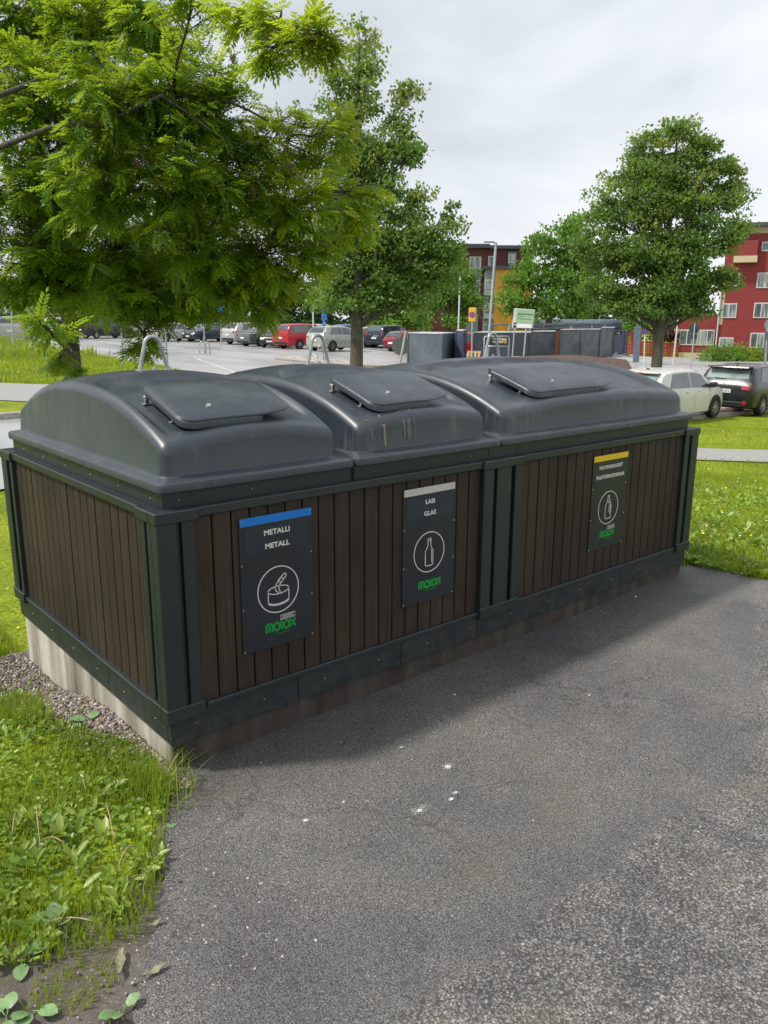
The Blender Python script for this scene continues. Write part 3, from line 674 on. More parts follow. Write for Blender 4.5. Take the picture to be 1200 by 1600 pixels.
make_lid('widest grey domed lid at the far right end, above the yellow MUOVIPAKKAUKSET sign', 1.880, L_ - .035, 1.94, L_ - .09, 2.25, 2.88, 3.05, 2.85, ((2.258, .47), (2.29, .275)), 1.99, 3.64)
# drip stains on the lids (dried paint-like spills)
def drip(x, w, y_start, y_end_z, mat, seed):
    rr = random.Random(seed); x0, x1 = 1.0, 1.816; Rf = .036; path = []
    for i in range(8): y = y_start + (Y0 + Rf - y_start) * i / 7; path.append((y, topz(x, y, x0, x1) + .0012))
    for a in (75, 60, 45, 30, 15, 0): path.append((Y0 + Rf * (1 - math.cos(R_(a))) - .0012 * math.cos(R_(a)), topz(x, Y0, x0, x1) - Rf * (1 - math.sin(R_(a))) + .0012 * math.sin(R_(a))))
    zt = path[-1][1]
    for i in range(1, 12): z = zt + (y_end_z - zt) * i / 11; path.append((Y0 - .0014 - .006 * i / 11, z))
    L = []; Rr = []
    for i, (y, z) in enumerate(path):
        k = min(1, i / 3, (len(path) - 1 - i) / 3 + .25); ww = w * (.55 + .6 * rr.random()) * k / 2; s = rr.uniform(-1, 1) * w * .12; L.append((x - ww + s, y, z)); Rr.append((x + ww + s, y, z))
    m = MB(); n = len(L); m.add(L + Rr, [(i, i + 1, n + i + 1, n + i) for i in range(n - 1)])
    lid = bpy.data.objects['container_lid.001']; dome = [c for c in lid.children if c.name.startswith('dome')][0]
    m.build('drip_stain', mat, dome, off=lid.location, smooth=True)
M_DRIP = simple('beige_drip', (.24, .20, .15), .7, 0, .3, 40); M_DRIP2 = simple('grey_drip', (.115, .12, .12), .7, 0, .3, 40)
drip(1.145, .013, .135, 1.152, M_DRIP, 1); drip(1.135, .006, .13, 1.19, M_DRIP2, 5); drip(1.29, .026, .12, 1.165, M_DRIP2, 2); drip(1.325, .010, .13, 1.153, M_DRIP2, 3); drip(1.262, .008, .12, 1.18, M_DRIP, 4); drip(1.07, .010, .115, 1.17, M_DRIP2, 8)

# signs
def text_mesh(txt, size, thick=.0, bold=.0, align='CENTER'):
    cu = bpy.data.curves.new('t', 'FONT'); cu.body = txt; cu.size = size; cu.align_x = align; cu.offset = bold; cu.extrude = .0006; cu.resolution_u = 3
    ob = bpy.data.objects.new('t', cu); col.objects.link(ob); dg = bpy.context.evaluated_depsgraph_get(); dg.update()
    me = bpy.data.meshes.new_from_object(ob.evaluated_get(dg)); col.objects.unlink(ob); bpy.data.objects.remove(ob); return me
def text_on(mb_name, txt, size, O, X, Y, mat, parent, off, sx=1., bold=0., align='CENTER', mi=0):
    me = text_mesh(txt, size, bold=bold, align=align); X = Vector(X); Y = Vector(Y); Nn = X.cross(Y); O = Vector(O)
    for v in me.vertices: v.co = O + X * v.co.x * sx + Y * v.co.y + Nn * (v.co.z + .0006) - Vector(off)
    me.materials.clear(); me.materials.append(mat); o = bpy.data.objects.new(mb_name, me); link(o, parent); return o
def arc(cx, cy, rx, ry, a0, a1, n): return [(cx + rx * math.cos(R_(a0 + (a1 - a0) * i / n)), cy + ry * math.sin(R_(a0 + (a1 - a0) * i / n))) for i in range(n + 1)]
def logo(m, cx, z, w, O, X, Y, Nn):
    s = w / 5.2; st = .34 * s; h = 1.35 * s
    def rb(p, **k): m.ribbon([(cx + (a - 2.6) * s, z + b * s) for a, b in p], st, O, X, Y, Nn, **k)
    rb([(.15, 0), (.15, .95)] + arc(.42, .95, .27, .28, 180, 90, 4)[1:] + [(.95, 1.23)] + arc(.95, .95, .27, .28, 90, 0, 4)[1:] + [(1.22, 0)]); rb([(.68, 0), (.68, 1.2)])
    rb(arc(1.98, .64, .46, .60, 0, 345, 20), closed=True)
    rb([(2.78, 1.35), (2.78, .2), (2.92, .12), (3.06, .12)])
    rb(arc(3.66, .64, .46, .60, 0, 345, 20), closed=True)
    rb([(4.42, 0), (4.42, 1.35)]); rb([(5.12, 1.35), (5.10, 1.0), (4.60, .68), (5.12, .38), (5.14, 0)])
def make_sign(x0, x1, band, t1, t2, icon, orig, label, z0=.386, z1=.952, lsx=1., strips=True, tdy=0.):
    yb = .0235; O = (0, yb - .004, 0); X = (1, 0, 0); Y = (0, 0, 1); Nn = (0, -1, 0); cx = (x0 + x1) / 2
    m = MB(); m.box(x0, x1, yb - .004, yb, z0, z1); s = E(m, 'sign', M_SIGN, bevel=.001); s['label'] = label
    m = MB(); m.box(x0 + .004, x1 - .004, yb - .0058, yb - .0042, z1 - .034, z1 - .001); E(m, 'colour_band', band, s)
    if strips:
        m = MB()
        for a in (.045, .097): m.box(x0 + .02, x1 - .022, yb - .0052, yb - .0042, z1 - a - .049, z1 - a)
        E(m, 'label_strip', M_SIGN2, s)
    for k, tx in enumerate((t1, t2)):
        text_on('lettering', tx, .0295, (cx, yb - .0053, z1 - .083 - k * .056 - tdy), X, Y, M_WHITE, s, EO, sx=lsx, bold=.0008)
    cz = z0 + .245; m = MB(); O2 = (0, yb - .0042, 0)
    m.ribbon(arc(cx, cz, .098, .098, 0, 355, 60), .0042, O2, X, Y, Nn, closed=True)
    def rb(p, closed=False, w=.0036): m.ribbon([(cx + a * .01, cz + b * .01) for a, b in p], w, O2, X, Y, Nn, closed=closed)
    if icon == 'can':
        rb(arc(0, -.2, 5, 1.7, 0, 354, 40), True); rb([(-5, -.2), (-5, -5)]); rb([(5, -.2), (5, -5)]); rb(arc(0, -5, 5, 1.7, 180, 360, 20)); rb(arc(0, -4.5, 5, 1.7, 180, 360, 20))
        rb([(.2, -1.6), (-1.3, -.4), (-1.6, 1.1), (-1.0, 2.4), (.2, 3.4)]); rb([(1.0, -1.4), (.3, -.2), (.4, 1.4), (1.1, 2.6)])
        rb([(.0, 3.6), (2.4, 6.0), (3.2, 6.3), (3.9, 5.8), (3.7, 4.9), (1.3, 2.6)], True); rb([(1.5, 5.0), (2.6, 3.9)])
    if icon == 'bottle':
        rb([(-.9, 6.6), (.9, 6.6), (.9, 3.2), (1.2, 2.4), (2.3, .9), (2.5, .0), (2.5, -6.2), (1.9, -6.8), (-1.9, -6.8), (-2.5, -6.2), (-2.5, 0), (-2.3, .9), (-1.2, 2.4), (-.9, 3.2)], True)
        rb([(-.9, 5.6), (.9, 5.6)]); rb([(1.1, 1.2), (1.6, .3), (1.7, -5.4)])
    if icon == 'plastic':
        rb([(-.8, 7.2), (.4, 7.2), (.5, 5.2), (1.4, 4.4), (1.4, 3.6), (2.6, 2.0), (2.8, .6), (2.8, -6.0), (2.2, -6.6), (-2.2, -6.6), (-2.8, -6.0), (-2.8, 1.0), (-1.6, 3.4), (-1.4, 4.4), (-.9, 5.2)], True)
        rb([(-1.5, 4.0), (1.4, 4.0)]); rb(arc(1.6, -.9, .75, 2.4, 0, 350, 24), True); rb([(-.4, 3.0), (1.0, 3.0), (2.2, 2.3)])
    E(m, 'pictogram', M_WHITE, s)
    m = MB(); logo(m, cx + .005, z0 + .068, .145, O2, X, Y, Nn); E(m, 'maker_logo', M_GREEN, s)
    text_on('web_address', 'www.molok.com', .0115, (cx + .012, yb - .0045, z0 + .052), X, Y, M_GREEN, s, EO)
    if orig:
        bx0, bx1, bz0, bz1 = cx + .006, cx + .078, z0 + .112, z0 + .130; m = MB()
        m.ribbon([(bx0, bz0), (bx1, bz0), (bx1, bz1), (bx0, bz1)], .0016, O2, X, Y, Nn, closed=True); E(m, 'small_frame', M_WHITE, s)
        text_on('small_text', 'ORIGINAL', .0145, ((bx0 + bx1) / 2, yb - .0045, bz0 + .0042), X, Y, M_WHITE, s, EO, sx=.92)
    m = MB()
    for fx in (x0 + .006, x1 - .006):
        for z in (z0 + .010, z0 + .19, z0 + .375, z1 - .012): m.tube([(fx, yb - .004, z), (fx, yb - .007, z)], [.0038, .0025], 8)
    E(m, 'sign_screws', M_STEEL, s)['kind'] = 'stuff'
make_sign(.345, .690, M_BLUE, 'METALLI', 'METALL', 'can', True, 'black sign with a blue band and an opened tin pictogram, reading METALLI METALL', lsx=1.12)
make_sign(1.200, 1.536, M_CREAM, 'LASI', 'GLAS', 'bottle', False, 'black sign with a pale band and a bottle pictogram, reading LASI GLAS', lsx=1.12)
make_sign(2.655, 3.002, M_YEL, 'MUOVIPAKKAUKSET', 'PLASTFÖRPACKNINGAR', 'plastic', True, 'black sign with a yellow band and a detergent bottle pictogram', lsx=.86, strips=False)
E_PLACE = None

# ------------------------------------------------------------------ foliage tools
def unit(a): return a / np.maximum(np.linalg.norm(a, axis=-1, keepdims=True), 1e-9)
def rnd_dir(n): return unit(rng.normal(size=(n, 3)))
def folded(base, d, up, L, Wd, droop=.0):
    """folded leaf of two quads: base, side, tip, rib"""
    n = len(base); s = unit(np.cross(d, up)); nn = np.cross(s, d); L = np.broadcast_to(L, (n,))[:, None]; Wd = np.broadcast_to(Wd, (n,))[:, None]
    tip = base + d * L - np.array([0, 0, 1.]) * L * droop; q = base + d * L * .28 + nn * Wd * .10; q2 = base + d * L * .68 + nn * Wd * .10 - np.array([0, 0, 1.]) * L * droop * .45
    V = np.stack([base, q + s * Wd * .46, q2 + s * Wd * .44, tip, q2 - s * Wd * .44, q - s * Wd * .46], 1).reshape(-1, 3); i = np.arange(n)[:, None] * 6
    return V, np.concatenate([i + np.array([[0, 1, 2, 3]]), i + np.array([[0, 3, 4, 5]])], 1).reshape(-1, 4)
def flat(base, d, s, L, Wd):
    n = len(base); L = np.broadcast_to(L, (n,))[:, None]; Wd = np.broadcast_to(Wd, (n,))[:, None]
    V = np.stack([base, base + d * L * .5 + s * Wd * .5, base + d * L, base + d * L * .5 - s * Wd * .5], 1).reshape(-1, 3)
    return V, np.arange(4 * n).reshape(-1, 4)
def place(o, loc):
    """move a world-space mesh so that its origin is loc"""
    me = o.data; n = len(me.vertices); a = np.empty(n * 3, np.float32); me.vertices.foreach_get('co', a)
    a = a.reshape(-1, 3) - np.array(loc, np.float32); me.vertices.foreach_set('co', a.ravel()); me.update()
def curve(a, b, sag, n=6, wig=.0):
    a = np.array(a, float); b = np.array(b, float); L = np.linalg.norm(b - a); o = []
    w1 = rng.normal(size=3) * wig * L; w2 = rng.normal(size=3) * wig * L
    for i in range(n + 1):
        t = i / n; o.append(a + (b - a) * t + np.array([0, 0, sag * L]) * 4 * t * (1 - t) + w1 * math.sin(math.pi * t) + w2 * math.sin(2 * math.pi * t) * .6)
    return o
def blob_tree(name, label, group, u, depth, blobs, mat, leaf, dens, trunk_r, bark=M_BARK, dspread=.9, clump=.5, lean=0, trunk_top=None, cat='tree', hue=0.):
    base = gd(u, depth); t = thing(name, label, cat, base, group=group); off = base
    pxm = depth / FOC; P = []; Hh = []; hubs = []
    for (bu, bv, ru, rv) in blobs:
        c = at(bu, bv, depth); rx, rz = ru * pxm, rv * pxm; ry = max(min(rx, rz), rx * dspread * .8)
        vol = rx * ry * rz; nc = max(6, int(dens * (rx * rz + rx * ry) / clump ** 2 * 4.2))
        d = rnd_dir(nc); rr = rng.uniform(.1, 1.0, nc)[:, None] ** .6
        cc = c + (CR * (d[:, :1] * rx) + np.array([.65, .76, 0]) * (d[:, 1:2] * ry) + np.array([0, 0, 1.]) * (d[:, 2:3] * rz)) * rr
        hubs.append((c, cc))
        nl = int(52 * (1.0 if leaf < .2 else .8) * 1.9); k = len(cc)
        dl = rnd_dir(k * nl); cr_ = clump * rng.uniform(.6, 1.25, k)
        pp = np.repeat(cc, nl, 0) + dl * np.array([1.15, 1.15, .62]) * np.repeat(cr_, nl)[:, None] * (rng.uniform(.35, 1, k * nl)[:, None])
        tone = np.repeat(rng.normal(.42, .14, k), nl) + rng.normal(0, .14, k * nl) + hue * np.repeat(sst_np(.2, 1, (cc[:, 2] - base[2]) / max(.1, 12.)), nl)
        P.append(pp); Hh.append(np.clip(tone, 0, 1))
    P = np.concatenate(P); tone = np.concatenate(Hh); n = len(P)
    d = unit(rnd_dir(n) + np.array([0, 0, -.45])); up = rnd_dir(n); sd_ = unit(np.cross(d, up)); L = leaf * rng.uniform(.5, 1.3, n)
    V, F = flat(P, d, sd_, L, L * .8)
    o = npmesh('crown', V - off, F, mat, t, np.repeat(tone, 1))
    zt = max(b[0][2] for b in hubs); ax_top = at(*((trunk_top or (blobs[0][0], blobs[0][1]))), depth)
    m = MB(); pts = []; rs = []; nseg = 10
    for i in range(nseg + 1):
        k = i / nseg; p = base + (ax_top - base) * k; p = p + np.array([math.sin(3 * k + u), math.cos(2.2 * k + u), 0]) * .05 * k * (1 + lean)
        if i == 0: p = p - np.array([0, 0, .15])
        pts.append(p); rs.append(trunk_r * (1.25 if i == 0 else 1) * (1 - k) ** .8 + .015)
    m.tube(pts, rs, 10)
    for c, cc in hubs:
        k = min(.92, max(.22, (c[2] - base[2]) / max(.1, ax_top[2] - base[2]) - .16)); q = base + (ax_top - base) * k; r0 = max(.02, trunk_r * (1 - k) * .5)
        cv = curve(q, c, -.05, 5, .03); m.tube(cv, list(np.linspace(r0, r0 * .45, 6)), 6)
        for j in range(min(7, len(cc))):
            m.tube(curve(cv[random.randint(2, 5)], cc[j], .04, 4, .05), list(np.linspace(r0 * .4, .008, 5)), 4)
    m.build('trunk', bark, t, off=off, smooth=True); return t
def sst_np(a, b, x): t = np.clip((x - a) / (b - a), 0, 1); return t * t * (3 - 2 * t)
def bush(name, label, group, u, depth, w, h, mat, leaf=.09, n=1500, cat='shrub', v=None):
    base = gd(u, depth); t = thing(name, label, cat, base, group=group)
    d = rnd_dir(n); d[:, 2] = abs(d[:, 2]); c = d * np.array([w / 2, w / 2.6, h]) * rng.uniform(.5, 1, n)[:, None] * (1 + .22 * np.sin(d[:, :1] * 9 + d[:, 1:2] * 7))
    dd = unit(rnd_dir(n) + d * .7); s = unit(np.cross(dd, rnd_dir(n))); L = leaf * rng.uniform(.6, 1.4, n)
    V, F = flat(c, dd, s, L, L * .6); npmesh('foliage', V, F, mat, t, np.clip(rng.normal(.45, .22, n), 0, 1))
    m = MB()
    for i in range(7): a = rng.uniform(0, 6.28); m.tube([(0, 0, -.05), (math.cos(a) * w * .2, math.sin(a) * w * .2, h * .7)], [.02, .008], 5)
    m.build('stems', M_BARK, t); return t

# ------------------------------------------------------------------ the rowan over the bins
def rowan():
    D0 = 9.5; base = gd(112, D0); t = thing('rowan_tree', 'large rowan with feathery yellow green leaves hanging over the scene from the left', 'tree', base); off = base
    fork = at(112, 430, D0)
    m = MB(); pts = [base + (fork - base) * k + np.array([math.sin(k * 5) * .04, 0, 0]) for k in np.linspace(0, 1, 9)]; pts[0] = pts[0] - np.array([0, 0, .2])
    m.tube(pts, list(np.linspace(.11, .085, 9)), 12)
    blobs = [(40, 20, 95, 7.5), (150, 30, 100, 7.0), (255, 40, 90, 6.6), (60, 150, 110, 7.0), (170, 150, 110, 6.2), (270, 150, 95, 6.2), (335, 110, 60, 6.4), (350, 200, 70, 6.6),
             (60, 280, 110, 7.2), (170, 280, 110, 6.6), (280, 280, 100, 6.4), (380, 270, 85, 6.8), (450, 220, 70, 7.0), (515, 215, 48, 7.2), (470, 320, 75, 7.0), (545, 300, 42, 7.2),
             (560, 350, 34, 7.3), (420, 390, 85, 7.2), (500, 395, 52, 7.3), (300, 390, 95, 7.0), (180, 390, 100, 7.4), (60, 390, 100, 7.6), (110, 440, 70, 7.8), (250, 450, 70, 7.4), (380, 450, 62, 7.6), (460, 440, 40, 7.6),
             (30, 455, 45, 7.8), (190, 470, 45, 7.5), (320, 475, 35, 7.6), (232, 515, 26, 7.4), (420, 480, 28, 7.7),
             (70, 510, 24, 5.6), (92, 560, 15, 8.6), (118, 588, 14, 9.0), (222, 545, 14, 7.6), (390, 30, 38, 5.2), (440, 15, 32, 5.0), (480, 45, 24, 4.8), (505, 62, 12, 4.8), (425, 75, 22, 5.0), (300, -20, 60, 5.6),
             (100, 60, 90, 9.5), (230, 200, 110, 9.3), (110, 300, 110, 9.5), (330, 330, 90, 9.0), (240, 400, 90, 9.2), (80, 420, 80, 9.6), (420, 330, 60, 8.6), (360, 430, 60, 9.0), (150, 470, 45, 9.4),
             (-90, 100, 130, 7.5), (-100, 300, 130, 7.8), (-80, 440, 80, 8.2), (100, -110, 130, 7.5), (-120, -100, 150, 8.5), (280, -120, 90, 6.8)]
    LP, LD, LT, LS = [], [], [], []; net = [np.array(fork)]; order = sorted(range(len(blobs)), key=lambda i: np.linalg.norm(at(*blobs[i][:2], blobs[i][3]) - fork))
    cen = at(112, 330, D0)
    for bi in order:
        u, v, r, dd = blobs[bi]
        c = at(u, v, dd); rm = r * dd / FOC
        src = min(net, key=lambda q: np.linalg.norm(q - c) + .45 * np.linalg.norm(q - fork)) if v < 470 else (at(112, 520, D0) if u < 140 else min(net, key=lambda q: np.linalg.norm(q - c)))
        limb = curve(src, c, .05 if v < 430 else .0, 7, .06); lr = .034 / (1 + .35 * np.linalg.norm(src - fork))
        m.tube(limb, list(np.linspace(lr, max(.006, lr * .45), 8)), 6); net += [np.array(q) for q in limb[3:]]
        nt = max(5, int(44 * (rm / .5) ** 2)); nt = min(nt, 100)
        for k in range(nt):
            d = rnd_dir(1)[0] * np.array([1, 1, .8]); tip = c + d * rm * rng.uniform(.55, 1.03)
            st = limb[rng.integers(4, 8)]; cv = np.array(curve(st, tip, rng.uniform(-.02, .12), 5, .07))
            m.tube(list(cv), list(np.linspace(.006, .002, 6)), 3, cap=False)
            nl = rng.integers(10, 15); LPk = rng.uniform(.25, 1, nl); LPk[:2] = 1
            for a in LPk:
                x = a * 5; i = min(4, int(x)); p = cv[i] + (cv[i + 1] - cv[i]) * (x - i); td = unit((cv[i + 1] - cv[i])[None])[0]
                LP.append(p); LD.append(unit((td * .5 + unit(rng.normal(size=3)[None])[0] * np.array([1, 1, .35]) * .9 + np.array([0, 0, -.18]))[None])[0])
                lit_tone = (u > 380) * .26 + (v < 60) * .06 - (u < 200) * .03  # right side and top yellower: light through the leaves painted into their tone
                LT.append(np.clip(rng.normal(.42 + lit_tone, .16), 0, 1)); LS.append(rng.uniform(.9, 1.35))
    LP, LD, LT, LS = map(np.array, (LP, LD, LT, LS)); n = len(LP)
    up = unit(np.array([0, 0, 1.]) + rng.normal(size=(n, 3)) * .35); sd_ = unit(np.cross(LD, up)); un = np.cross(sd_, LD)
    Vs, Fs, As = [], [], []; o = 0
    for k in range(13):
        if k < 12:
            j = k // 2; s = 1 if k % 2 else -1; b = LP + LD * ((.03 + .021 * j) * LS)[:, None] - un * ((.004 * j * j / 6) * LS)[:, None]
            dl = unit(LD * .62 + sd_ * s * .78 - un * rng.uniform(.0, .35, (n, 1)))
            ln = (.044 if 0 < j < 5 else .036) * LS
        else: b = LP + LD * (.155 * LS)[:, None] - un * (.024 * LS)[:, None]; dl = unit(LD - un * .3); ln = .040 * LS
        sl = unit(np.cross(dl, un)); V, F = flat(b, dl, sl, ln * 1.03, ln * .43)
        Vs.append(V); Fs.append(F + o); o += len(V); As.append(np.clip(LT + rng.normal(0, .03, n), 0, 1))
    npmesh('crown', np.concatenate(Vs) - off, np.concatenate(Fs), M_ROWAN, t, np.concatenate(As))
    # big limbs that cross the upper left
    for a, b, r in (((-60, 235, 6.6), (150, 196, 6.1), .027), ((148, 197, 6.1), (255, 148, 5.9), .017), ((252, 150, 5.9), (345, 215, 6.1), .009), ((-60, 190, 6.6), (60, 125, 6.3), .03), ((112, 430, 9.5), (-60, 240, 6.2), .06), ((255, 140, 6.2), (420, 190, 6.5), .014), ((220, 240, 6.1), (268, 310, 6), .008)):
        m.tube(curve(at(*a), at(*b), .03, 6, .03), list(np.linspace(r, r * .62, 7)), 8)
    # small brown seed heads
    m.build('trunk', M_BARKD, t, off=off, smooth=True)
    sh = MB()
    for (u, v, dd) in ((445, 228, 6.3), (450, 258, 6.4), (420, 60, 4.9), (365, 90, 5), (215, 255, 6), (505, 378, 7), (360, 430, 6.9), (265, 435, 7), (398, 300, 6.4)):
        c = at(u, v, dd)
        for k in range(26):
            d = rnd_dir(1)[0] * .05 * rng.uniform(.4, 1); sh.tube([c, c + d * .6, c + d], .0016, 3, cap=False)
            p = c + d; sh.box(p[0] - .003, p[0] + .003, p[1] - .003, p[1] + .003, p[2] - .003, p[2] + .003)
    sh.build('seed_heads', simple('brown_seed_heads', (.13, .07, .045), .9, 0, .3, 20), t, off=off)['kind'] = 'stuff'
rowan()

blob_tree('linden_tree', 'tall narrow linden with browning top, its bare trunk behind the middle lid', None, 556, 20,
    [(563, 70, 24, 32), (568, 115, 32, 36), (520, 132, 20, 32), (548, 170, 45, 34), (636, 150, 13, 26), (626, 195, 24, 34), (600, 235, 50, 38), (638, 240, 18, 18), (560, 255, 48, 42), (655, 300, 20, 20), (605, 310, 50, 38), (575, 370, 75, 46),
     (650, 350, 42, 34), (702, 345, 16, 24), (698, 395, 26, 28), (645, 410, 55, 36), (565, 435, 62, 30), (515, 370, 40, 50), (690, 430, 28, 22), (610, 450, 50, 22), (530, 300, 40, 50), (560, 470, 70, 16), (640, 465, 48, 18), (520, 440, 36, 30), (600, 400, 60, 40), (665, 385, 36, 32), (640, 225, 14, 22)],
    M_LIME, .092, .8, .17, clump=.36, hue=.42)
blob_tree('linden_tree', 'broad round linden standing alone before the red building, behind the white car', None, 1022, 32,
    [(1060, 205, 30, 24), (1020, 230, 34, 26), (1095, 225, 28, 24), (990, 270, 44, 32), (1060, 265, 55, 36), (1125, 262, 34, 28), (950, 325, 38, 36), (1010, 330, 55, 42), (1085, 320, 55, 42), (1145, 305, 32, 26), (930, 385, 36, 34), (985, 400, 52, 42), (1060, 395, 60, 44), (1125, 375, 44, 34),
     (1155, 355, 20, 16), (945, 445, 36, 26), (1005, 460, 50, 26), (1075, 460, 46, 28), (1115, 435, 34, 26), (965, 480, 24, 12), (1090, 485, 26, 12), (1140, 440, 14, 12), (1010, 475, 70, 20), (1055, 445, 55, 36), (1020, 410, 60, 45), (1030, 300, 50, 40)],
    M_LIME, .125, .85, .22, clump=.48, hue=.2)
blob_tree('leafy_tree', 'dense bright green tree rising behind the grey containers, left of the round linden', None, 850, 55,
    [(880, 362, 26, 26), (905, 350, 16, 20), (850, 390, 34, 28), (900, 400, 36, 36), (825, 430, 34, 28), (875, 440, 44, 34), (805, 470, 28, 26), (850, 480, 44, 22), (905, 465, 38, 30), (925, 420, 30, 34)], M_MAPLE, .21, .9, .25, clump=.75)
blob_tree('leafy_tree', 'bright green tree in front of the maroon building, left of the tall lamp', None, 700, 58,
    [(700, 400, 26, 30), (680, 440, 30, 28), (725, 435, 22, 28), (700, 470, 40, 24), (735, 475, 24, 18), (665, 480, 28, 20), (710, 498, 26, 10)], M_MAPLE, .21, .9, .2, clump=.7)
for i, (u, tv, ru, dd, lab) in enumerate([(20, 452, 55, 80, 'far tree at the extreme left above the silver car behind the fence'), (110, 440, 60, 84, 'far green tree behind the rowan trunk'), (190, 436, 55, 82, 'far green tree above the dark car left of the first lifting hoop'),
        (262, 430, 50, 80, 'far green tree behind the lifting hoop of the nearest lid'), (330, 425, 52, 78, 'far green tree behind the dark estate car'), (395, 408, 50, 76, 'tallest far tree behind the silver SUV and grey saloon'),
        (450, 425, 45, 78, 'far green tree behind the red MPV'), (505, 432, 42, 76, 'far green tree behind the blue parking sign'), (588, 440, 42, 75, 'far bright tree behind the white hatchback, right of the linden trunk'), (636, 448, 34, 74, 'far bright tree left of the maroon building, behind the black MPV')]):
    blob_tree('roadside_tree', lab, 'trees behind the car park', u, dd, [(u, tv + 12, ru * .6, 18), (u - ru * .5, tv + 35, ru * .6, 22), (u + ru * .5, tv + 36, ru * .6, 24), (u, tv + 55, ru, 18), (u - ru * .4, 502, ru * .6, 9), (u + ru * .45, 500, ru * .6, 10)], M_FARL if i not in (8, 9) else M_MAPLE, .28, .55, .2, clump=.95)
for i, (u, tv, ru, lab) in enumerate(((905, 462, 40, 'far tree behind the container row, left of the round linden'), (960, 470, 36, 'far tree above the blue grey kiosk behind the round linden'), (1048, 476, 34, 'far tree between the round linden trunk and the red building'))):
    blob_tree('roadside_tree', lab, 'trees behind the container row', u, 88, [(u, tv, ru * .6, 16), (u - ru * .5, tv + 20, ru * .6, 18), (u + ru * .5, tv + 20, ru * .6, 18), (u, tv + 38, ru, 14), (u - ru * .5, tv + 46, ru * .6, 9), (u + ru * .5, tv + 46, ru * .6, 9)], M_FARL, .28, .55, .2, clump=.95)
blob_tree('leafy_tree', 'small green tree behind the red fence and the no parking sign', None, 990, 72, [(985, 490, 24, 18), (1005, 500, 18, 14), (970, 512, 16, 10), (1035, 495, 22, 18)], M_MAPLE, .25, .5, .12, clump=.7)
blob_tree('red_leaved_shrub', 'reddish leaved shrub behind the red fence beside the linden trunk', None, 1044, 70, [(1040, 518, 22, 12), (1058, 522, 16, 12), (1030, 528, 12, 8)], leaf_mat('dull_red_leaves', [(0, (.05, .035, .03)), (.6, (.10, .06, .045)), (1, (.12, .14, .05))], (.2, .1, .05), .2), .2, .5, .06, clump=.5, cat='shrub')

# ------------------------------------------------------------------ near vegetation (ground cover)
def inpoly(px, py, poly):
    c = np.zeros(len(px), bool); j = len(poly) - 1
    for i in range(len(poly)):
        xi, yi = poly[i][:2]; xj, yj = poly[j][:2]
        c ^= ((yi > py) != (yj > py)) & (px < (xj - xi) * (py - yi) / (yj - yi + 1e-12) + xi); j = i
    return c
soilp = [atz(u, v, 0)[:2] for u, v in ((262, 1240), (258, 1300), (250, 1360), (245, 1415), (212, 1470), (130, 1498), (0, 1512), (-120, 1520), (-500, 1540))] + [(-4, -9), (0, -9), (.1, -.2)]
def free(x, y, front=True):
    b = (x > -.02) & (x < L_ + .02) & (y > -.02) & (y < W_ + .02)
    a = inpoly(x, y, front_poly); p = inpoly(x, y, path_poly); s = inpoly(x, y, soilp); k = inpoly(x, y, near + far_)
    g = (x > -.03 - .13 * np.clip(y + .1, 0, 1.2) + .05 * np.sin(y * 7)) & (x < 0) & (y > -.1) & (y < 1.98)
    return ~(b | a | p | s | k), g
def ground_pts(x, y): return np.stack([x, y, hgt(x, y) - .012], 1)
def blades(name, x, y, hmin, hmax, w, mat, parent=None, bend=.5, tone=(.45, .2)):
    n = len(x); b = ground_pts(x, y); a = rng.uniform(0, 2 * math.pi, n); s = np.stack([np.cos(a), np.sin(a), 0 * a], 1); f = np.stack([-np.sin(a), np.cos(a), 0 * a], 1)
    h = rng.uniform(hmin, hmax, n)[:, None]; bd = rng.uniform(.1, bend, n)[:, None] * h; ww = w * rng.uniform(.7, 1.3, n)[:, None]; z = np.array([0, 0, 1.])
    p1 = b + z * h * .6 + f * bd * .35; p2 = b + z * h + f * bd * 1.3
    V = np.stack([b - s * ww * .5, b + s * ww * .5, p1 + s * ww * .4, p1 - s * ww * .4, p2 + s * ww * .08, p2 - s * ww * .08], 1).reshape(-1, 3); i = np.arange(n)[:, None] * 6
    F = np.concatenate([i + np.array([[0, 1, 2, 3]]), i + np.array([[3, 2, 4, 5]])], 1).reshape(-1, 4)
    return npmesh(name, V, F, mat, parent, np.repeat(np.clip(rng.normal(*tone, n), 0, 1), 2))
def broad(x, y, L, Wf, k=(4, 8), tilt=(.15, .9), tone=(.5, .2), lift=.0):
    """rosettes of broad leaves"""
    B, D, Ls, T = [], [], [], []
    g = ground_pts(x, y)
    for i in range(len(x)):
        m_ = rng.integers(*k); a0 = rng.uniform(0, 6.28); tn = rng.normal(*tone); sc = rng.uniform(.6, 1.25)
        for j in range(m_):
            a = a0 + j * 6.28 / m_ + rng.normal(0, .3); e = rng.uniform(*tilt)
            d = np.array([math.cos(a) * math.cos(e), math.sin(a) * math.cos(e), math.sin(e)]); B.append(g[i] + d * L * .25 + np.array([0, 0, lift + rng.uniform(0, .01)])); D.append(d); Ls.append(L * sc * rng.uniform(.7, 1.2)); T.append(tn + rng.normal(0, .08))
    B, D, Ls, T = map(np.array, (B, D, Ls, T)); up = np.tile(np.array([0, 0, 1.]), (len(B), 1)) + rng.normal(size=(len(B), 3)) * .25
    V, F = folded(B, D, up, Ls, Ls * Wf, .22); return V, F, np.repeat(np.clip(T, 0, 1), 2)
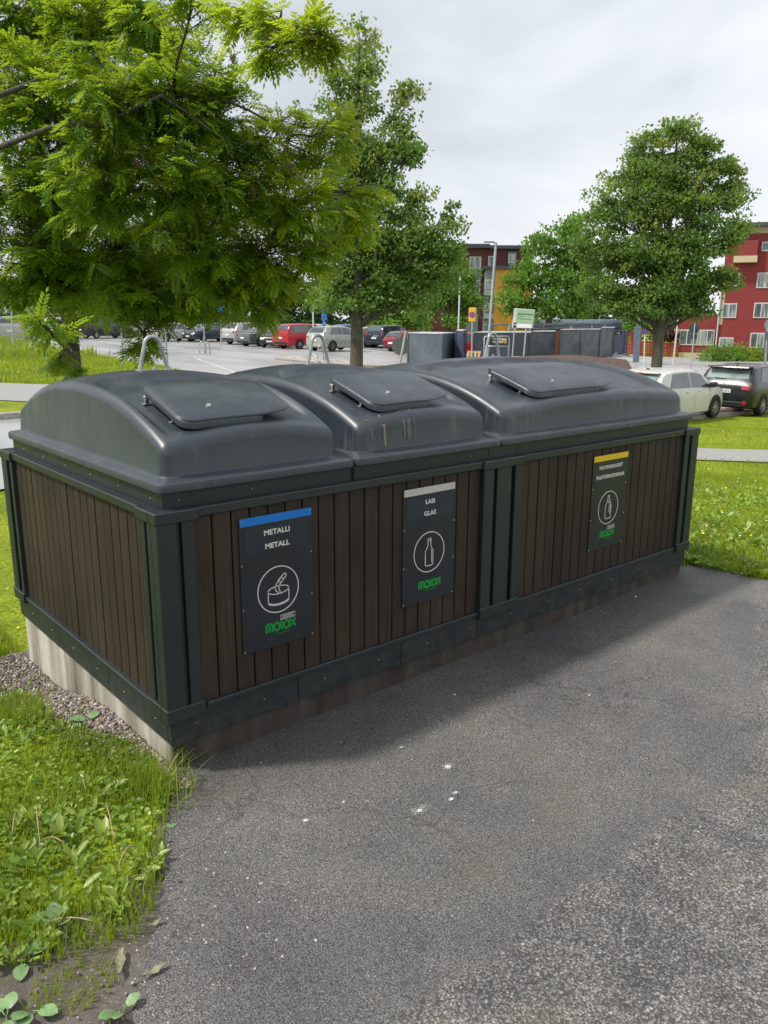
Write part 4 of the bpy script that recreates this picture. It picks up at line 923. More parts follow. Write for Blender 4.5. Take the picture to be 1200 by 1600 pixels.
# left of the bins
def samp(n, x0, x1, y0, y1, pw=1.): return rng.uniform(x0, x1, n), rng.uniform(y0, y1, n)
x, y = samp(60000, -2.3, .02, -.75, 2.6); ok, g = free(x, y); patch = (np.sin(x * 6 + 1) + np.sin(y * 7.3) + rng.normal(0, .5, len(x))) > -1.1
keep = ok & (~g | (rng.random(len(x)) < .06)) & patch
x, y = x[keep], y[keep]
tag(blades('grass', x, y, .03, .095, .0035, M_GRASS, tone=(.5, .22)), kind='stuff')
x = rng.uniform(-1.0, -.15, 5200); y = rng.uniform(-1.1, -.35, 5200); k_ = inpoly(x, y, soilp) & ~inpoly(x, y, front_poly) & (np.sin(x * 17) + np.sin(y * 21 + 2 * x) > .45); tag(blades('grass', x[k_], y[k_], .012, .045, .003, M_GRASS, tone=(.5, .2)), kind='stuff')
x, y = samp(16000, -3.2, 0, 2.0, 9); ok, g = free(x, y); tag(blades('grass', x[ok], y[ok], .05, .12, .008, M_GRASS, tone=(.5, .18)), kind='stuff')
# taller tuft at the plinth corner
x = -.10 + rng.normal(0, .055, 420); y = -.06 + rng.normal(0, .075, 420); ok, _ = free(x, y); tag(blades('grass', x[:], y[:], .05, .15, .003, M_GRASS, bend=.9, tone=(.5, .2)), kind='stuff')
parts = []
x, y = samp(6500, -2.2, 0, -.62, 1.6); ok, g = free(x, y); ok &= (~g) & ((np.sin(x * 4.1) + np.cos(y * 3.3 + x) + rng.normal(0, .6, len(x))) > -.6)
ok &= rng.random(len(x)) < .8
parts.append(broad(x[ok], y[ok], .019, .85, (3, 5), (.0, .7), (.5, .25), .022))
x, y = samp(520, -1.8, -.1, -.62, .75); ok, g = free(x, y); ok &= ~g
parts.append(broad(x[ok], y[ok], .040, .40, (3, 6), (.2, 1.1), (.62, .22), .012))
x, y = samp(150, -1.3, -.2, -.62, .1); ok, g = free(x, y); ok &= ~g
parts.append(broad(x[ok], y[ok], .062, .34, (2, 5), (.4, 1.2), (.8, .18), .015))
x, y = samp(700, -2.3, 0, .6, 2.6); ok, g = free(x, y); ok &= ~g
parts.append(broad(x[ok], y[ok], .055, .4, (3, 7), (.2, 1.1), (.5, .18), .01))
def joinp(ps):
    V, F, A = [], [], []; o = 0
    for v, f, a in ps: V.append(v); F.append(f + o); A.append(a); o += len(v)
    return np.concatenate(V), np.concatenate(F), np.concatenate(A)
V, F, A = joinp(parts); tag(npmesh('ground_cover', V, F, M_BROAD, None, A), kind='stuff')
# lawn on the right
fr = rng.uniform(0, 1, 90000) ** 1.6
x = 4.0 + 18 * fr + rng.uniform(-.2, .2, len(fr)); y = rng.uniform(-1.2, 1, len(fr)) * (1.6 + (x - 4) * .35) + .6 + (x - 4) * .12; ok, g = free(x, y)
x, y = x[ok], y[ok]; tag(blades('lawn_grass', x, y, .03, .075, .006, M_GRASS, tone=(.62, .16)), kind='stuff')
x = 4.0 + rng.uniform(0, 1, 2600) ** 2.0 * 3.4; y = rng.uniform(-2.2, 2.6, 2600); ok, _ = free(x, y)
V, F, A = broad(x[ok], y[ok], .062, .42, (3, 6), (.2, 1.1), (.62, .2), .012); tag(npmesh('ground_cover', V, F, M_BROAD, None, A), kind='stuff')
# lawn round the rowan trunk and beyond
P = np.array([gp(u, v) for u, v in zip(rng.uniform(-60, 300, 900), rng.uniform(528, 606, 900))])
x = np.repeat(P[:, 0], 34) + rng.normal(0, .55, 900 * 34); y = np.repeat(P[:, 1], 34) + rng.normal(0, .55, 900 * 34); ok, _ = free(x, y)
tag(blades('lawn_grass', x[ok], y[ok], .08, .2, .03, M_GRASS, tone=(.62, .18)), kind='stuff')
P = np.array([gp(u, v) for u, v in zip(rng.uniform(-40, 130, 500), rng.uniform(528, 560, 500))])
x = np.repeat(P[:, 0], 16) + rng.normal(0, .7, 8000); y = np.repeat(P[:, 1], 16) + rng.normal(0, .7, 8000); ok, _ = free(x, y)
tag(blades('tall_grass', x[ok], y[ok], .25, .6, .05, M_GRASS, tone=(.6, .2)), kind='stuff')
# small flowers
M_YF = simple('yellow_petals', (.85, .62, .02), .6, 0, .1); M_WF = simple('white_petals', (.75, .75, .68), .6, 0, .1)
def flowers(name, P, r, mat):
    n = len(P); a = rng.uniform(0, 6.28, n); V = []; F = []
    for i in range(n):
        c = P[i]; t = rng.normal(0, .25, 2); o = len(V)
        for k in range(6): an = a[i] + k * 1.047; V.append((c[0] + r * math.cos(an), c[1] + r * math.sin(an), c[2] + r * (t[0] * math.cos(an) + t[1] * math.sin(an))))
        F += [(o, o + 1, o + 2, o + 3), (o, o + 3, o + 4, o + 5)]
    tag(npmesh(name, np.array(V), np.array(F), mat), kind='stuff')
yp = [gp(u + rng.normal(0, 3), v + rng.normal(0, 2)) + np.array([0, 0, .07]) for u, v in [(1082, 835), (1100, 838), (1118, 848), (1128, 842), (1085, 845), (1112, 835), (1165, 838), (1172, 848), (1125, 810), (1140, 870), (1090, 852), (1098, 845), (10, 935), (5, 928), (28, 998), (18, 975)]]
flowers('yellow_flowers', yp, .010, M_YF)
wp = [gp(u, v) + np.array([0, 0, .12]) for u, v in zip(rng.uniform(-20, 120, 170), rng.uniform(562, 600, 170))] + [gp(u, v) + np.array([0, 0, .06]) for u, v in zip(rng.uniform(1095, 1220, 60), rng.uniform(655, 860, 60))]
flowers('white_clover_flowers', wp[:170], .016, M_WF); flowers('white_clover_flowers', wp[170:], .008, M_WF)
# gravel strip by the plinth
def stones(name, P, r, mats, seed=1):
    n = len(P); ph = np.array([(0, 0, 1), (1, 0, 0), (0, 1, 0), (-1, 0, 0), (0, -1, 0), (0, 0, -1)], float)
    V = P[:, None, :] + ph[None] * (rng.uniform(.5, 1.2, (n, 6, 1)) * r[:, None, None]) * np.array([1, 1, .7]) + rng.normal(0, .18, (n, 6, 3)) * r[:, None, None]
    F = np.array([(0, 1, 2), (0, 2, 3), (0, 3, 4), (0, 4, 1), (5, 2, 1), (5, 3, 2), (5, 4, 3), (5, 1, 4)])
    FF = (np.arange(n)[:, None, None] * 6 + F[None]).reshape(-1, 3)
    o = npmesh(name, V.reshape(-1, 3), FF, mats, None, np.repeat(rng.random(n), 8)); return tag(o, kind='stuff')
def stone_mat(name, stops):
    m, t, p, _ = base_mat(name); a = N(t, 'ShaderNodeAttribute', attribute_name='rnd'); t.links.new(mixc(t, .5, ramp(t, a.outputs['Fac'], stops), ramp(t, noise_n(t, pos(t), 120, 3), [(.3, (.6,) * 3), (.7, (1.3,) * 3)]), 'MULTIPLY'), p.inputs['Base Color']); p.inputs['Roughness'].default_value = .85; return m
M_ST = stone_mat('mixed_gravel', [(0, (.10, .09, .085)), (.4, (.22, .185, .17)), (.7, (.33, .25, .21)), (.9, (.46, .42, .38)), (1, (.6, .56, .52))])
n = 6500; y = rng.uniform(-.12, 1.98, n); x = .025 - rng.beta(1, 1.6, n) * (.11 + .19 * np.clip((y + .1) / 1.4, 0, 1)) ; keep = (x < .024) & ~((x > .02) & (y > 0))
x, y = x[keep], y[keep]; stones('gravel', np.stack([x, y, hgt(x, y) - .004 + rng.uniform(0, .012, len(x))], 1), rng.uniform(.004, .013, len(x)), M_ST)
n = 420; x, y = samp(n, -.75, 0, -1.05, -.2); k = inpoly(x, y, soilp); x, y = x[k], y[k]
stones('gravel', np.stack([x, y, hgt(x, y) + .0], 1), rng.uniform(.0025, .007, len(x)), M_ST)
n = 520; x, y = samp(n, -.3, 4.0, -2.2, .0); ok = inpoly(x, y, front_poly); x, y = x[ok], y[ok]
ek = np.repeat(np.arange(60), 9) / 60.; x = np.concatenate([x, np.interp(ek, [0, .3, .6, 1], [-.03, -.27, -.50, -.85]) + rng.normal(.03, .04, 540)]); y = np.concatenate([y, np.interp(ek, [0, .3, .6, 1], [-.08, -.5, -.84, -1.4]) + rng.normal(0, .03, 540)])
stones('loose_grit', np.stack([x, y, hgt(x, y) + .001], 1), rng.uniform(.0012, .0042, len(x)), M_ST)
soil2 = [(-.52, -2), (.0, -2), (.05, .3), (-.6, 2.05), (-.6, .2), (-.25, -.1)]
sheet('gravel_bed', [(.03, -.03), (-.06, -.02), (-.12, .2), (-.2, .5), (-.26, .9), (-.3, 1.4), (-.3, 2.0), (.1, 2.02), (.05, 1.0)], M_SOIL, -.006)
# single plants, stalks and scraps at the edge of the asphalt
def plantain(u, v, s, lab, n=4, e=(.3, .9), tone=.55):
    p = gp(u, v); t = thing('plantain', lab, 'plant', p, group='broad leaved weeds on the bare soil')
    for j in range(n):
        a = rng.uniform(0, 6.28) if n > 2 else (vaz(u) + (0.5 + j * 1.4)); el = rng.uniform(*e); d = np.array([math.cos(a) * math.cos(el), math.sin(a) * math.cos(el), math.sin(el)])
        m = MB(); m.tube([(0, 0, 0), d * s * .45], .0018, 5); L = []; sidev = np.cross(d, [0, 0, 1.]); sidev /= np.linalg.norm(sidev); nn = np.cross(sidev, d)
        vs = []; K = 9
        for i in range(K):
            q = i / (K - 1); w = s * .36 * math.sin(math.pi * min(1, q * .93 + .06)) ** .7; c = d * s * (.4 + q) - np.array([0, 0, 1]) * s * .28 * q * q
            for sx in (-1, -.5, 0, .5, 1): vs.append(c + sidev * w * sx + nn * (abs(sx) * .10 * w + .012 * s * math.sin(q * 14) * abs(sx)))
        m.add(vs, [(5 * i + k, 5 * i + k + 1, 5 * i + k + 6, 5 * i + k + 5) for i in range(K - 1) for k in range(4)])
        o = m.build('leaf', M_PLANT, t, smooth=True)
M_PLANT = simple('plantain_leaf', (.15, .25, .10), .45, 0, .35, 25)
for a in ((50, 1580, .055, 'pair of big pale plantain leaves at the bottom left corner', 3), (190, 1582, .045, 'small round leaved plantain low on the bare soil'), (35, 1500, .055, 'plantain with leaves lying on the soil at the grass edge', 3, (.05, .5)), (90, 1450, .06, 'tall plantain at the lower grass edge', 4, (.5, 1.2)), (10, 1590, .05, 'plantain cut by the lower left corner of the photo', 3), (265, 1300, .05, 'single grey green leaf lying on the asphalt edge', 1, (.02, .1)), (140, 1130, .07, 'broad leaf standing out beside the gravel strip', 2, (.1, .4))): plantain(*a[:4], **({'n': a[4]} if len(a) > 4 else {}), **({'e': a[5]} if len(a) > 5 else {}))
for (u0, v0, u1, v1, h, lab) in ((58, 1275, 66, 1350, .10, 'arched dry dandelion stalk rising left of the others'), (30, 1285, 22, 1320, .05, 'pale dry stalk nearest the left frame edge'), (165, 1275, 180, 1335, .08, 'leaning brown stalk in the middle of the weeds'), (66, 1325, 100, 1335, .03, 'bent white stalk lying across the clover'), (183, 1375, 213, 1342, .05, 'curved reddish stalk near the asphalt'), (82, 1450, 145, 1460, .02, 'long pale stalk lying flat on the weeds'), (128, 1240, 136, 1255, .06, 'short hooked stalk below the gravel strip')):
    a = gp(u0, v0); b = gp(u1, v1); m = MB(); mid = (a + b) / 2 + np.array([0, 0, h * 1.6]); pts = [a * (1 - q) ** 2 + mid * 2 * q * (1 - q) + (b + np.array([0, 0, .02])) * q * q + np.array([0, 0, .025]) for q in np.linspace(0, 1, 10)]
    o = m.tube(pts, .0018, 5).build('dry_stalk', M_STALK, None, off=a, smooth=True); o.location = a; tag(o, lab, 'plant stalk', 'dry stalks in the weeds')
M_WITH = simple('withered_leaf', (.21, .21, .13), .7, 0, .35, 30)
for (u0, v0, u1, v1, w, lab) in ((190, 1485, 186, 1530, .012, 'withered grey green leaf hanging down onto the soil'), (262, 1510, 222, 1532, .010, 'withered leaf with a long stem on the gravelly asphalt edge'), (256, 1440, 228, 1455, .007, 'curled brown leaf on the asphalt edge'), (284, 1380, 272, 1378, .004, 'small brown bud lying on the asphalt'), (232, 1368, 212, 1382, .010, 'crumpled beige leaf among the weeds')):
    a = gp(u0, v0) + np.array([0, 0, .008]); b = gp(u1, v1) + np.array([0, 0, .008]); d = unit((b - a)[None])[0]; s = np.cross(d, [0, 0, 1.]); vs = []; K = 8
    for i in range(K):
        q = i / (K - 1); ww = w * math.sin(math.pi * (q * .9 + .06)) * (1 + .3 * math.sin(q * 17)); c = a + (b - a) * q + np.array([0, 0, .004 * math.sin(q * 9)])
        vs += [c - s * ww + np.array([0, 0, .005]), c, c + s * ww + np.array([0, 0, .006])]
    m = MB(); m.add(vs, [(3 * i + k, 3 * i + k + 1, 3 * i + k + 4, 3 * i + k + 3) for i in range(K - 1) for k in (0, 1)]); m.tube([b, b + d * .02 + np.array([0, 0, -.003])], .0012, 4)
    o = m.build('withered_leaf', M_WITH, None, off=a, smooth=True); o.location = a; tag(o, lab, 'dead leaf', 'withered leaves at the asphalt edge')
M_SPL = simple('white_splash', (.55, .55, .54), .8, 0, .25, 40)
for i, (u, v, r, k) in enumerate([(700, 1199, .022, 24), (655, 1268, .022, 26), (478, 1283, .014, 12), (712, 1240, .010, 10), (627, 1169, .010, 8), (705, 1250, .012, 10)]):
    c = gp(u, v); V = []; F = []
    for j in range(k * 8):
        q = rng.normal(0, .55, 2) * r * np.array([1.5, .8]); s = rng.uniform(.0007, .0026) * (1.3 if np.hypot(*q) < r * .5 else .6); a = rng.uniform(0, 6.28); o = len(V)
        for kk in range(4): V.append((c[0] + q[0] + s * math.cos(a + kk * 1.57) * rng.uniform(.6, 1.5), c[1] + q[1] + s * math.sin(a + kk * 1.57), c[2] + .004 + j * 1e-5))
        F.append((o, o + 1, o + 2, o + 3))
    tag(npmesh('road_stain', np.array(V), np.array(F), M_SPL), kind='structure')
for (u, v, r, lab) in ((710, 1086, .008, 'white pebble on the asphalt before the middle sign'), (921, 1087, .008, 'white chip on the asphalt below the yellow sign'), (537, 1254, .007, 'small white pebble on the asphalt near the chalky splashes'), (993, 933, .010, 'pale feather scrap on the asphalt near the far end')):
    c = gp(u, v); m = MB(); m.loops([[(r * k * math.cos(a) * (1.2 if i % 2 else .8), r * k * .6 * math.sin(a), z) for i, a in enumerate(np.linspace(0, 6.28, 9)[:-1])] for k, z in ((.7, 0), (1, r * .3), (.6, r * .7))])
    o = m.build('white_pebble', M_SPL, None, smooth=True); o.location = c; tag(o, lab, 'pebble', 'white bits on the asphalt')

# ------------------------------------------------------------------ cars
M_TYRE = simple('tyre_rubber', (.018, .018, .019), .85, 0, .2, 20); M_RIM = simple('alloy_rim', (.55, .56, .58), .3, .8, .08); M_RIMB = simple('worn_steel_wheel', (.22, .19, .17), .5, .5, .2)
M_GLASS = glass_mat(); M_GLASSL = glass_mat('car_glass_light', (.12, .15, .15), .05); M_BLK = simple('black_plastic', (.015, .015, .017), .5, 0, .1); M_RED = simple('red_lamp_glass', (.45, .012, .02), .15, 0, .1, coat=1)
M_CLR = simple('clear_lamp_glass', (.65, .66, .68), .12, .1, .1, coat=1); M_PLATE = simple('number_plate', (.75, .76, .76), .4, 0, .04); M_PBLUE = simple('plate_blue_field', (.02, .10, .45), .4)
def paint(n, c, met=.0): return simple(n, c, .28, met, .04, 3, .5, coat=.3)
PROF = {
 'hatch': [(-.50, .30, .56, .56, .80), (-.492, .20, .60, .62, .90), (-.47, .165, .63, .70, .955), (-.44, .155, .64, .80, .985), (-.40, .15, .645, .915, 1), (-.36, .14, .65, .965, 1), (-.25, .13, .645, .992, 1), (-.1, .13, .635, 1., 1), (.04, .13, .625, .985, 1), (.12, .13, .62, .945, 1), (.20, .13, .615, .83, 1), (.29, .13, .61, .665, 1), (.36, .13, .60, .625, .99), (.44, .14, .545, .565, .95), (.485, .17, .46, .48, .86), (.50, .25, .40, .41, .76)],
 'sedan': [(-.50, .30, .60, .60, .82), (-.492, .2, .64, .645, .9), (-.46, .17, .66, .67, .96), (-.40, .15, .665, .68, .99), (-.34, .14, .665, .70, 1), (-.26, .13, .66, .86, 1), (-.19, .13, .655, .965, 1), (-.1, .13, .65, .995, 1), (.02, .13, .64, .99, 1), (.09, .13, .635, .95, 1), (.17, .13, .63, .80, 1), (.24, .13, .62, .66, 1), (.36, .13, .60, .62, .99), (.44, .14, .55, .565, .95), (.487, .17, .47, .48, .86), (.50, .25, .40, .41, .76)],
 'mpv': [(-.50, .26, .56, .57, .84), (-.494, .18, .60, .66, .92), (-.48, .16, .62, .80, .97), (-.455, .15, .63, .92, .99), (-.42, .14, .63, .975, 1), (-.3, .13, .63, .995, 1), (-.1, .13, .62, 1, 1), (.08, .13, .61, .98, 1), (.16, .13, .605, .92, 1), (.25, .13, .60, .75, 1), (.32, .13, .595, .635, 1), (.40, .13, .57, .60, .98), (.46, .14, .52, .54, .93), (.49, .18, .45, .47, .85), (.50, .25, .38, .40, .76)],
}
def make_car(name, label, loc, az, Lc, Wc, Hc, kind, pm, rim=None, plate=None, seglass=None, detail=False, darkbumper=True, group='cars in the car parks', wheel=.315, spoke=5, ends=(.31, .29)):
    rim = rim or M_RIM; gl = seglass or M_GLASS
    t = thing(name, label, 'car', loc, az, group); S = PROF[kind]; X = np.array([s[0] for s in S]) * Lc
    cols = [np.array([s[i] for s in S]) for i in range(1, 5)]
    def sec(x):
        zb, zl, zr, w = [np.interp(x, X, c) for c in cols]; hw = Wc / 2 * w; zb *= Hc; zl *= Hc; zr *= Hc
        tum = min(1, max(0, (zr - zl) / (.36 * Hc))); rw = hw * (1 - .20 * tum) - .03
        return zb, zl, zr, hw, rw
    def ring(x):
        zb, zl, zr, hw, rw = sec(x); h = [(0, zb), (hw * .88, zb), (hw * .97, zb + .05), (hw, zb + (zl - zb) * .35), (hw * .995, zb + (zl - zb) * .7), (hw * .965, zl), (rw + (hw * .965 - rw) * .5, zl + (zr - zl) * .5), (rw + .01, max(zl, zr - .05)), (rw * .88, zr - .008), (rw * .5, zr + .008), (0, zr + .012)]
        return [(x, -y, z) for y, z in h] + [(x, y, z) for y, z in h[-2:0:-1]]
    xs = sorted(set(list(X) + list(np.linspace(X[0], X[-1], 41))))
    m = MB(); m.loops([ring(x) for x in xs]); body = m.build('body', pm, t, smooth=True, angle=42)
    def side(x, k, sgn, o=.008):
        zb, zl, zr, hw, rw = sec(x); y0 = hw * .965; y1 = rw + .01; z1 = max(zl, zr - .05); return (x, sgn * (y0 + (y1 - y0) * k + o), zl + (z1 - zl) * k)
    def patch(f, nu, nv): return [f(i / nu, j / nv) for j in range(nv + 1) for i in range(nu + 1)], [(j * (nu + 1) + i, j * (nu + 1) + i + 1, (j + 1) * (nu + 1) + i + 1, (j + 1) * (nu + 1) + i) for j in range(nv) for i in range(nu)]
    front = {'hatch': .275, 'sedan': .23, 'mpv': .30}[kind]; fr_top = {'hatch': .115, 'sedan': .085, 'mpv': .155}[kind]; rb = {'hatch': -.425, 'sedan': -.27, 'mpv': -.455}[kind]; rt = {'hatch': -.365, 'sedan': -.17, 'mpv': -.42}[kind]
    cuts = [(rb, -.235, rt, -.235), (-.22, .0, -.22, .0), (.015, front, .015, fr_top)] if kind == 'mpv' else [(rb, -.20 if kind == 'hatch' else -.12, rt, -.20 if kind == 'hatch' else -.12), (-.19 if kind == 'hatch' else -.105, -.0, -.19 if kind == 'hatch' else -.105, -.0), (.015, front, .015, fr_top)]
    if kind == 'hatch': cuts = [(-.35, -.055, -.27, -.055), (-.04, .268, -.04, .118)]
    for sgn in (-1, 1):
        for (b0, b1, t0, t1) in cuts:
            def f(u, v): k = .07 + .84 * v; a = b0 + (t0 - b0) * v; b = b1 + (t1 - b1) * v; return side((a + (b - a) * u) * Lc, k, sgn)
            m = MB(); m.add(*patch(f, 10, 4)); m.build('side_window', gl, t, smooth=True)
    def top(xf, yk, lo=.008):
        zb, zl, zr, hw, rw = sec(xf * Lc); return (xf * Lc, rw * yk, zr + .010 * (1 - yk * yk) + lo)
    def f(u, v): x = front - .008 - (front - .008 - fr_top - .01) * v; return top(x, (2 * u - 1) * .86, .012)
    m = MB(); m.add(*patch(f, 8, 6)); m.build('windscreen', gl, t, smooth=True)
    r0, r1 = {'hatch': (-.462, -.382), 'sedan': (-.33, -.20), 'mpv': (-.487, -.435)}[kind]
    def f(u, v): p = top(r0 + (r1 - r0) * v, (2 * u - 1) * .84, .010); return (p[0] - .010, p[1], p[2])
    m = MB(); m.add(*patch(f, 8, 6)); m.build('rear_window', M_GLASSL if detail else gl, t, smooth=True)
    # wheels
    fw, rw_ = ends[0] * Lc, -ends[1] * Lc
    for x in (fw, rw_):
        for sgn in (-1, 1):
            zb, zl, zr, hw, rr = sec(x); yo = sgn * (hw + .004)
            m = MB(); n = 24; arch = [(x + (wheel + .055) * math.cos(a), yo, wheel + (wheel + .055) * math.sin(a)) for a in np.linspace(-.25, math.pi + .25, n)]
            m.prism(arch, (0, -sgn * .10, 0)); m.build('wheel_arch', M_BLK, t)
            m = MB(); prof = [(.60, .0), (.9, -.012), (.985, .006), (1., .05), (1., .15), (.97, .19), (.6, .19)]
            m.loops([[(x + wheel * q * math.cos(a), yo + sgn * (.014 - d), wheel + wheel * q * math.sin(a)) for a in np.linspace(0, 2 * math.pi, 29)[:-1]] for q, d in prof], cap0=False, cap1=False); w = m.build('wheel', M_TYRE, t, smooth=True, angle=40)
            m = MB(); yr = yo + sgn * .016
            m.loops([[(x + wheel * q * math.cos(a), yr - sgn * d, wheel + wheel * q * math.sin(a)) for a in np.linspace(0, 2 * math.pi, 29)[:-1]] for q, d in ((.56, .05), (.60, .006), (.66, .0), (.69, .006), (.69, .03))], cap0=False, cap1=False)
            for k in range(spoke):
                a = 6.283 * k / spoke + .3
                for da, db in ((-.16, -.30), (.16, .30)) if spoke < 8 else ((0, 0),):
                    p = [(x + wheel * q * math.cos(a + d_), yr - sgn * .008, wheel + wheel * q * math.sin(a + d_)) for q, d_ in ((.12, da - .5 if 0 else -.14 + da), (.12, .14 + da), (.58, db + .09), (.58, db - .09))]
                    m.prism(p, (0, -sgn * .02, 0))
            m.loops([[(x + wheel * q * math.cos(a), yr - sgn * d, wheel + wheel * q * math.sin(a)) for a in np.linspace(0, 2 * math.pi, 13)[:-1]] for q, d in ((.17, .03), (.17, .002), (.13, -.002))])
            m.build('rim', rim, w)
    # lamps, plates, bumpers, mirrors, handles
    def lamp(nm, x, z0, z1, y0, y1, mt, dx):
        for sgn in (-1, 1):
            m = MB(); L = []
            for y in np.linspace(y0, y1, 5): L.append(y)
            pts = []
            for z in (z0, (z0 + z1) / 2, z1):
                for y in L:
                    xx = x; st = 1 if x < 0 else -1
                    # walk inwards until the body is wide enough
                    for _ in range(60):
                        zb, zl, zr, hw, rr = sec(xx); lim = hw * .985 if z < zl else rr + .02
                        if y <= lim and z <= zr - .01: break
                        xx += st * .01
                    pts.append((xx - st * dx, sgn * y, z))
            m.add(pts, [(j * 5 + i, j * 5 + i + 1, (j + 1) * 5 + i + 1, (j + 1) * 5 + i) for j in range(2) for i in range(4)]); m.build(nm, mt, t, smooth=True)
    hw = Wc / 2
    if kind == 'mpv': lamp('tail_lamp', -.5 * Lc, .55 * Hc, .74 * Hc, hw * .74, hw * .93, M_RED, .012)
    else: lamp('tail_lamp', -.5 * Lc, .535 * Hc, .605 * Hc, hw * .60, hw * .95, M_RED, .012)
    lamp('headlight', .5 * Lc, .40 * Hc, .50 * Hc, hw * .50, hw * .93, M_CLR, .012)
    m = MB(); m.box(-.5 * Lc - .012, -.5 * Lc + .12, -hw * .72, hw * .72, .19 * Hc, .30 * Hc); m.build('rear_bumper', M_BLK if darkbumper else pm, t, bevel=.02)
    m = MB(); m.box(.5 * Lc - .12, .5 * Lc + .010, -hw * .6, hw * .6, .19 * Hc, .36 * Hc); m.build('front_grille', M_BLK, t, bevel=.02)
    pz = plate or .44; m = MB(); m.box(-.5 * Lc - .024, -.5 * Lc - .012, -.22, .22, pz * Hc - .055, pz * Hc + .055); pl = m.build('number_plate', M_PLATE, t, bevel=.003)
    m = MB(); m.box(.5 * Lc + .012, .5 * Lc + .022, -.22, .22, .30 * Hc - .05, .30 * Hc + .05); m.build('number_plate', M_PLATE, t, bevel=.003)
    for sgn in (-1, 1):
        m = MB(); y = hw * .97; m.box(.195 * Lc, .235 * Lc + .06, sgn * y if sgn > 0 else -y - .17, y + .17 if sgn > 0 else -y, .63 * Hc, .73 * Hc); m.build('door_mirror', M_BLK, t, bevel=.03, seg=2)
        for xx in (-.14, .06) if kind != 'hatch' else (-.13, .045):
            m = MB(); m.box(xx * Lc, xx * Lc + .16, *sorted((sgn * hw * .96, sgn * (hw * .99 + .016))), .565 * Hc, .59 * Hc); m.build('door_handle', pm, t, bevel=.006)
    # door seams as thin dark strips following the body side
    m = MB()
    for xx in (-.20, .008, .22):
        for sgn in (-1, 1):
            pts = []
            for q in np.linspace(.1, 1, 7):
                zb, zl, zr, hw_, rr = sec(xx * Lc); pz_ = zb + (zl - zb) * q; yy = np.interp(q, [0, .06, .35, .7, 1], [hw_ * .9, hw_ * .97, hw_, hw_ * .995, hw_ * .965]); pts += [(xx * Lc - .004, sgn * (yy + .003), pz_), (xx * Lc + .004, sgn * (yy + .003), pz_)]
            m.add(pts, [(2 * i, 2 * i + 1, 2 * i + 3, 2 * i + 2) for i in range(6)])
    m.build('door_seams', M_BLK, t)['kind'] = 'stuff'
    m = MB(); m.tube([(-.30 * Lc, 0, Hc), (-.325 * Lc, 0, Hc + .12)], [.006, .003], 6); m.box(-.305 * Lc, -.28 * Lc, -.025, .025, Hc, Hc + .03); m.build('antenna', M_BLK, t, bevel=.004)
    return t, sec, pl
P_WHITE = paint('white_car_paint', (.62, .61, .59)); P_BLACK = paint('black_car_paint', (.012, .014, .017)); P_SILVER = paint('silver_car_paint', (.42, .42, .41), .3); P_RED = paint('red_car_paint', (.42, .012, .018))
P_GREY = paint('grey_car_paint', (.12, .135, .145), .3); P_PALEG = paint('pale_green_silver_paint', (.36, .40, .34), .3); P_DBLUE = paint('dark_blue_car_paint', (.02, .03, .05)); P_DRED = paint('dark_red_car_paint', (.20, .015, .03)); P_BLUE = paint('blue_car_paint', (.06, .12, .25))
# two cars parked behind the kerb on the right
azc = R_(88)
def carloc(u, v, z, wx, sidey, az):
    p = atz(u, v, z); f = np.array([math.sin(az), math.cos(az)]); lft = np.array([-f[1], f[0]]); c = p[:2] - f * wx + lft * sidey; return (c[0], c[1], H(c[0], c[1]))
lw = carloc(1115, 653, H(*gp(1115, 653)[:2]), 1.26, .85, azc)
ct, sec, pl = make_car('parked_car', 'white hatchback parked behind the far end of the bins, beside the black hatchback', lw, azc, 4.05, 1.72, 1.455, 'hatch', P_WHITE, detail=True, darkbumper=False, spoke=5)
m = MB(); zb, zl, zr, hw, rr = sec(-.40 * 4.05); m.box(-.415 * 4.05 - .05, -.375 * 4.05, -rr * .86, rr * .86, .945 * 1.455, .965 * 1.455); m.build('roof_spoiler', P_WHITE, ct, bevel=.01)
m = MB(); m.box(-.415 * 4.05 - .055, -.41 * 4.05 - .04, -.17, .17, .950 * 1.455, .961 * 1.455); m.build('brake_light', M_RED, ct)
lb_ = carloc(1182, 649, H(*gp(1182, 649)[:2]), -1.22, .86, R_(90))
cb, sec, pl = make_car('parked_car', 'black hatchback with a pale number plate, parked at the right frame edge', lb_, R_(86), 4.0, 1.75, 1.50, 'hatch', P_BLACK, detail=True, plate=.50, spoke=9)
text_local = text_mesh('SYZ-913', .105, bold=.003)
for v in text_local.vertices: v.co = Vector((-2.0 - .0255 - v.co.z, -v.co.x * .95 - .015, .50 * 1.5 - .036 + v.co.y))
text_local.materials.clear(); text_local.materials.append(M_BLK); to = bpy.data.objects.new('plate_lettering', text_local); link(to, pl)
m = MB(); m.box(-2.0 - .0255, -2.0 - .0235, .178, .218, .50 * 1.5 - .052, .50 * 1.5 + .052); m.build('plate_blue_strip', M_PBLUE, pl)
m = MB(); m.ribbon(arc(0, .62 * 1.5, .062, .045, 0, 350, 20), .012, (-2.0 + .035, 0, 0), (0, -1, 0), (0, 0, 1), (-1, 0, 0), t=.012, closed=True); m.ribbon(arc(0, .625 * 1.5, .02, .04, 0, 350, 14), .008, (-2.0 + .035, 0, 0), (0, -1, 0), (0, 0, 1), (-1, 0, 0), t=.012, closed=True); m.build('rear_emblem', M_CLR, cb)
m = MB(); m.box(-.455 * 4 - .03, -.37 * 4, -.62, .62, .945 * 1.5, .985 * 1.5); m.build('roof_spoiler', P_BLACK, cb, bevel=.012)
m = MB(); m.tube([(-.462 * 4 - .02, .02, .73 * 1.5), (-.458 * 4 - .03, .35, .745 * 1.5)], .014, 6); m.build('rear_wiper', M_BLK, cb)
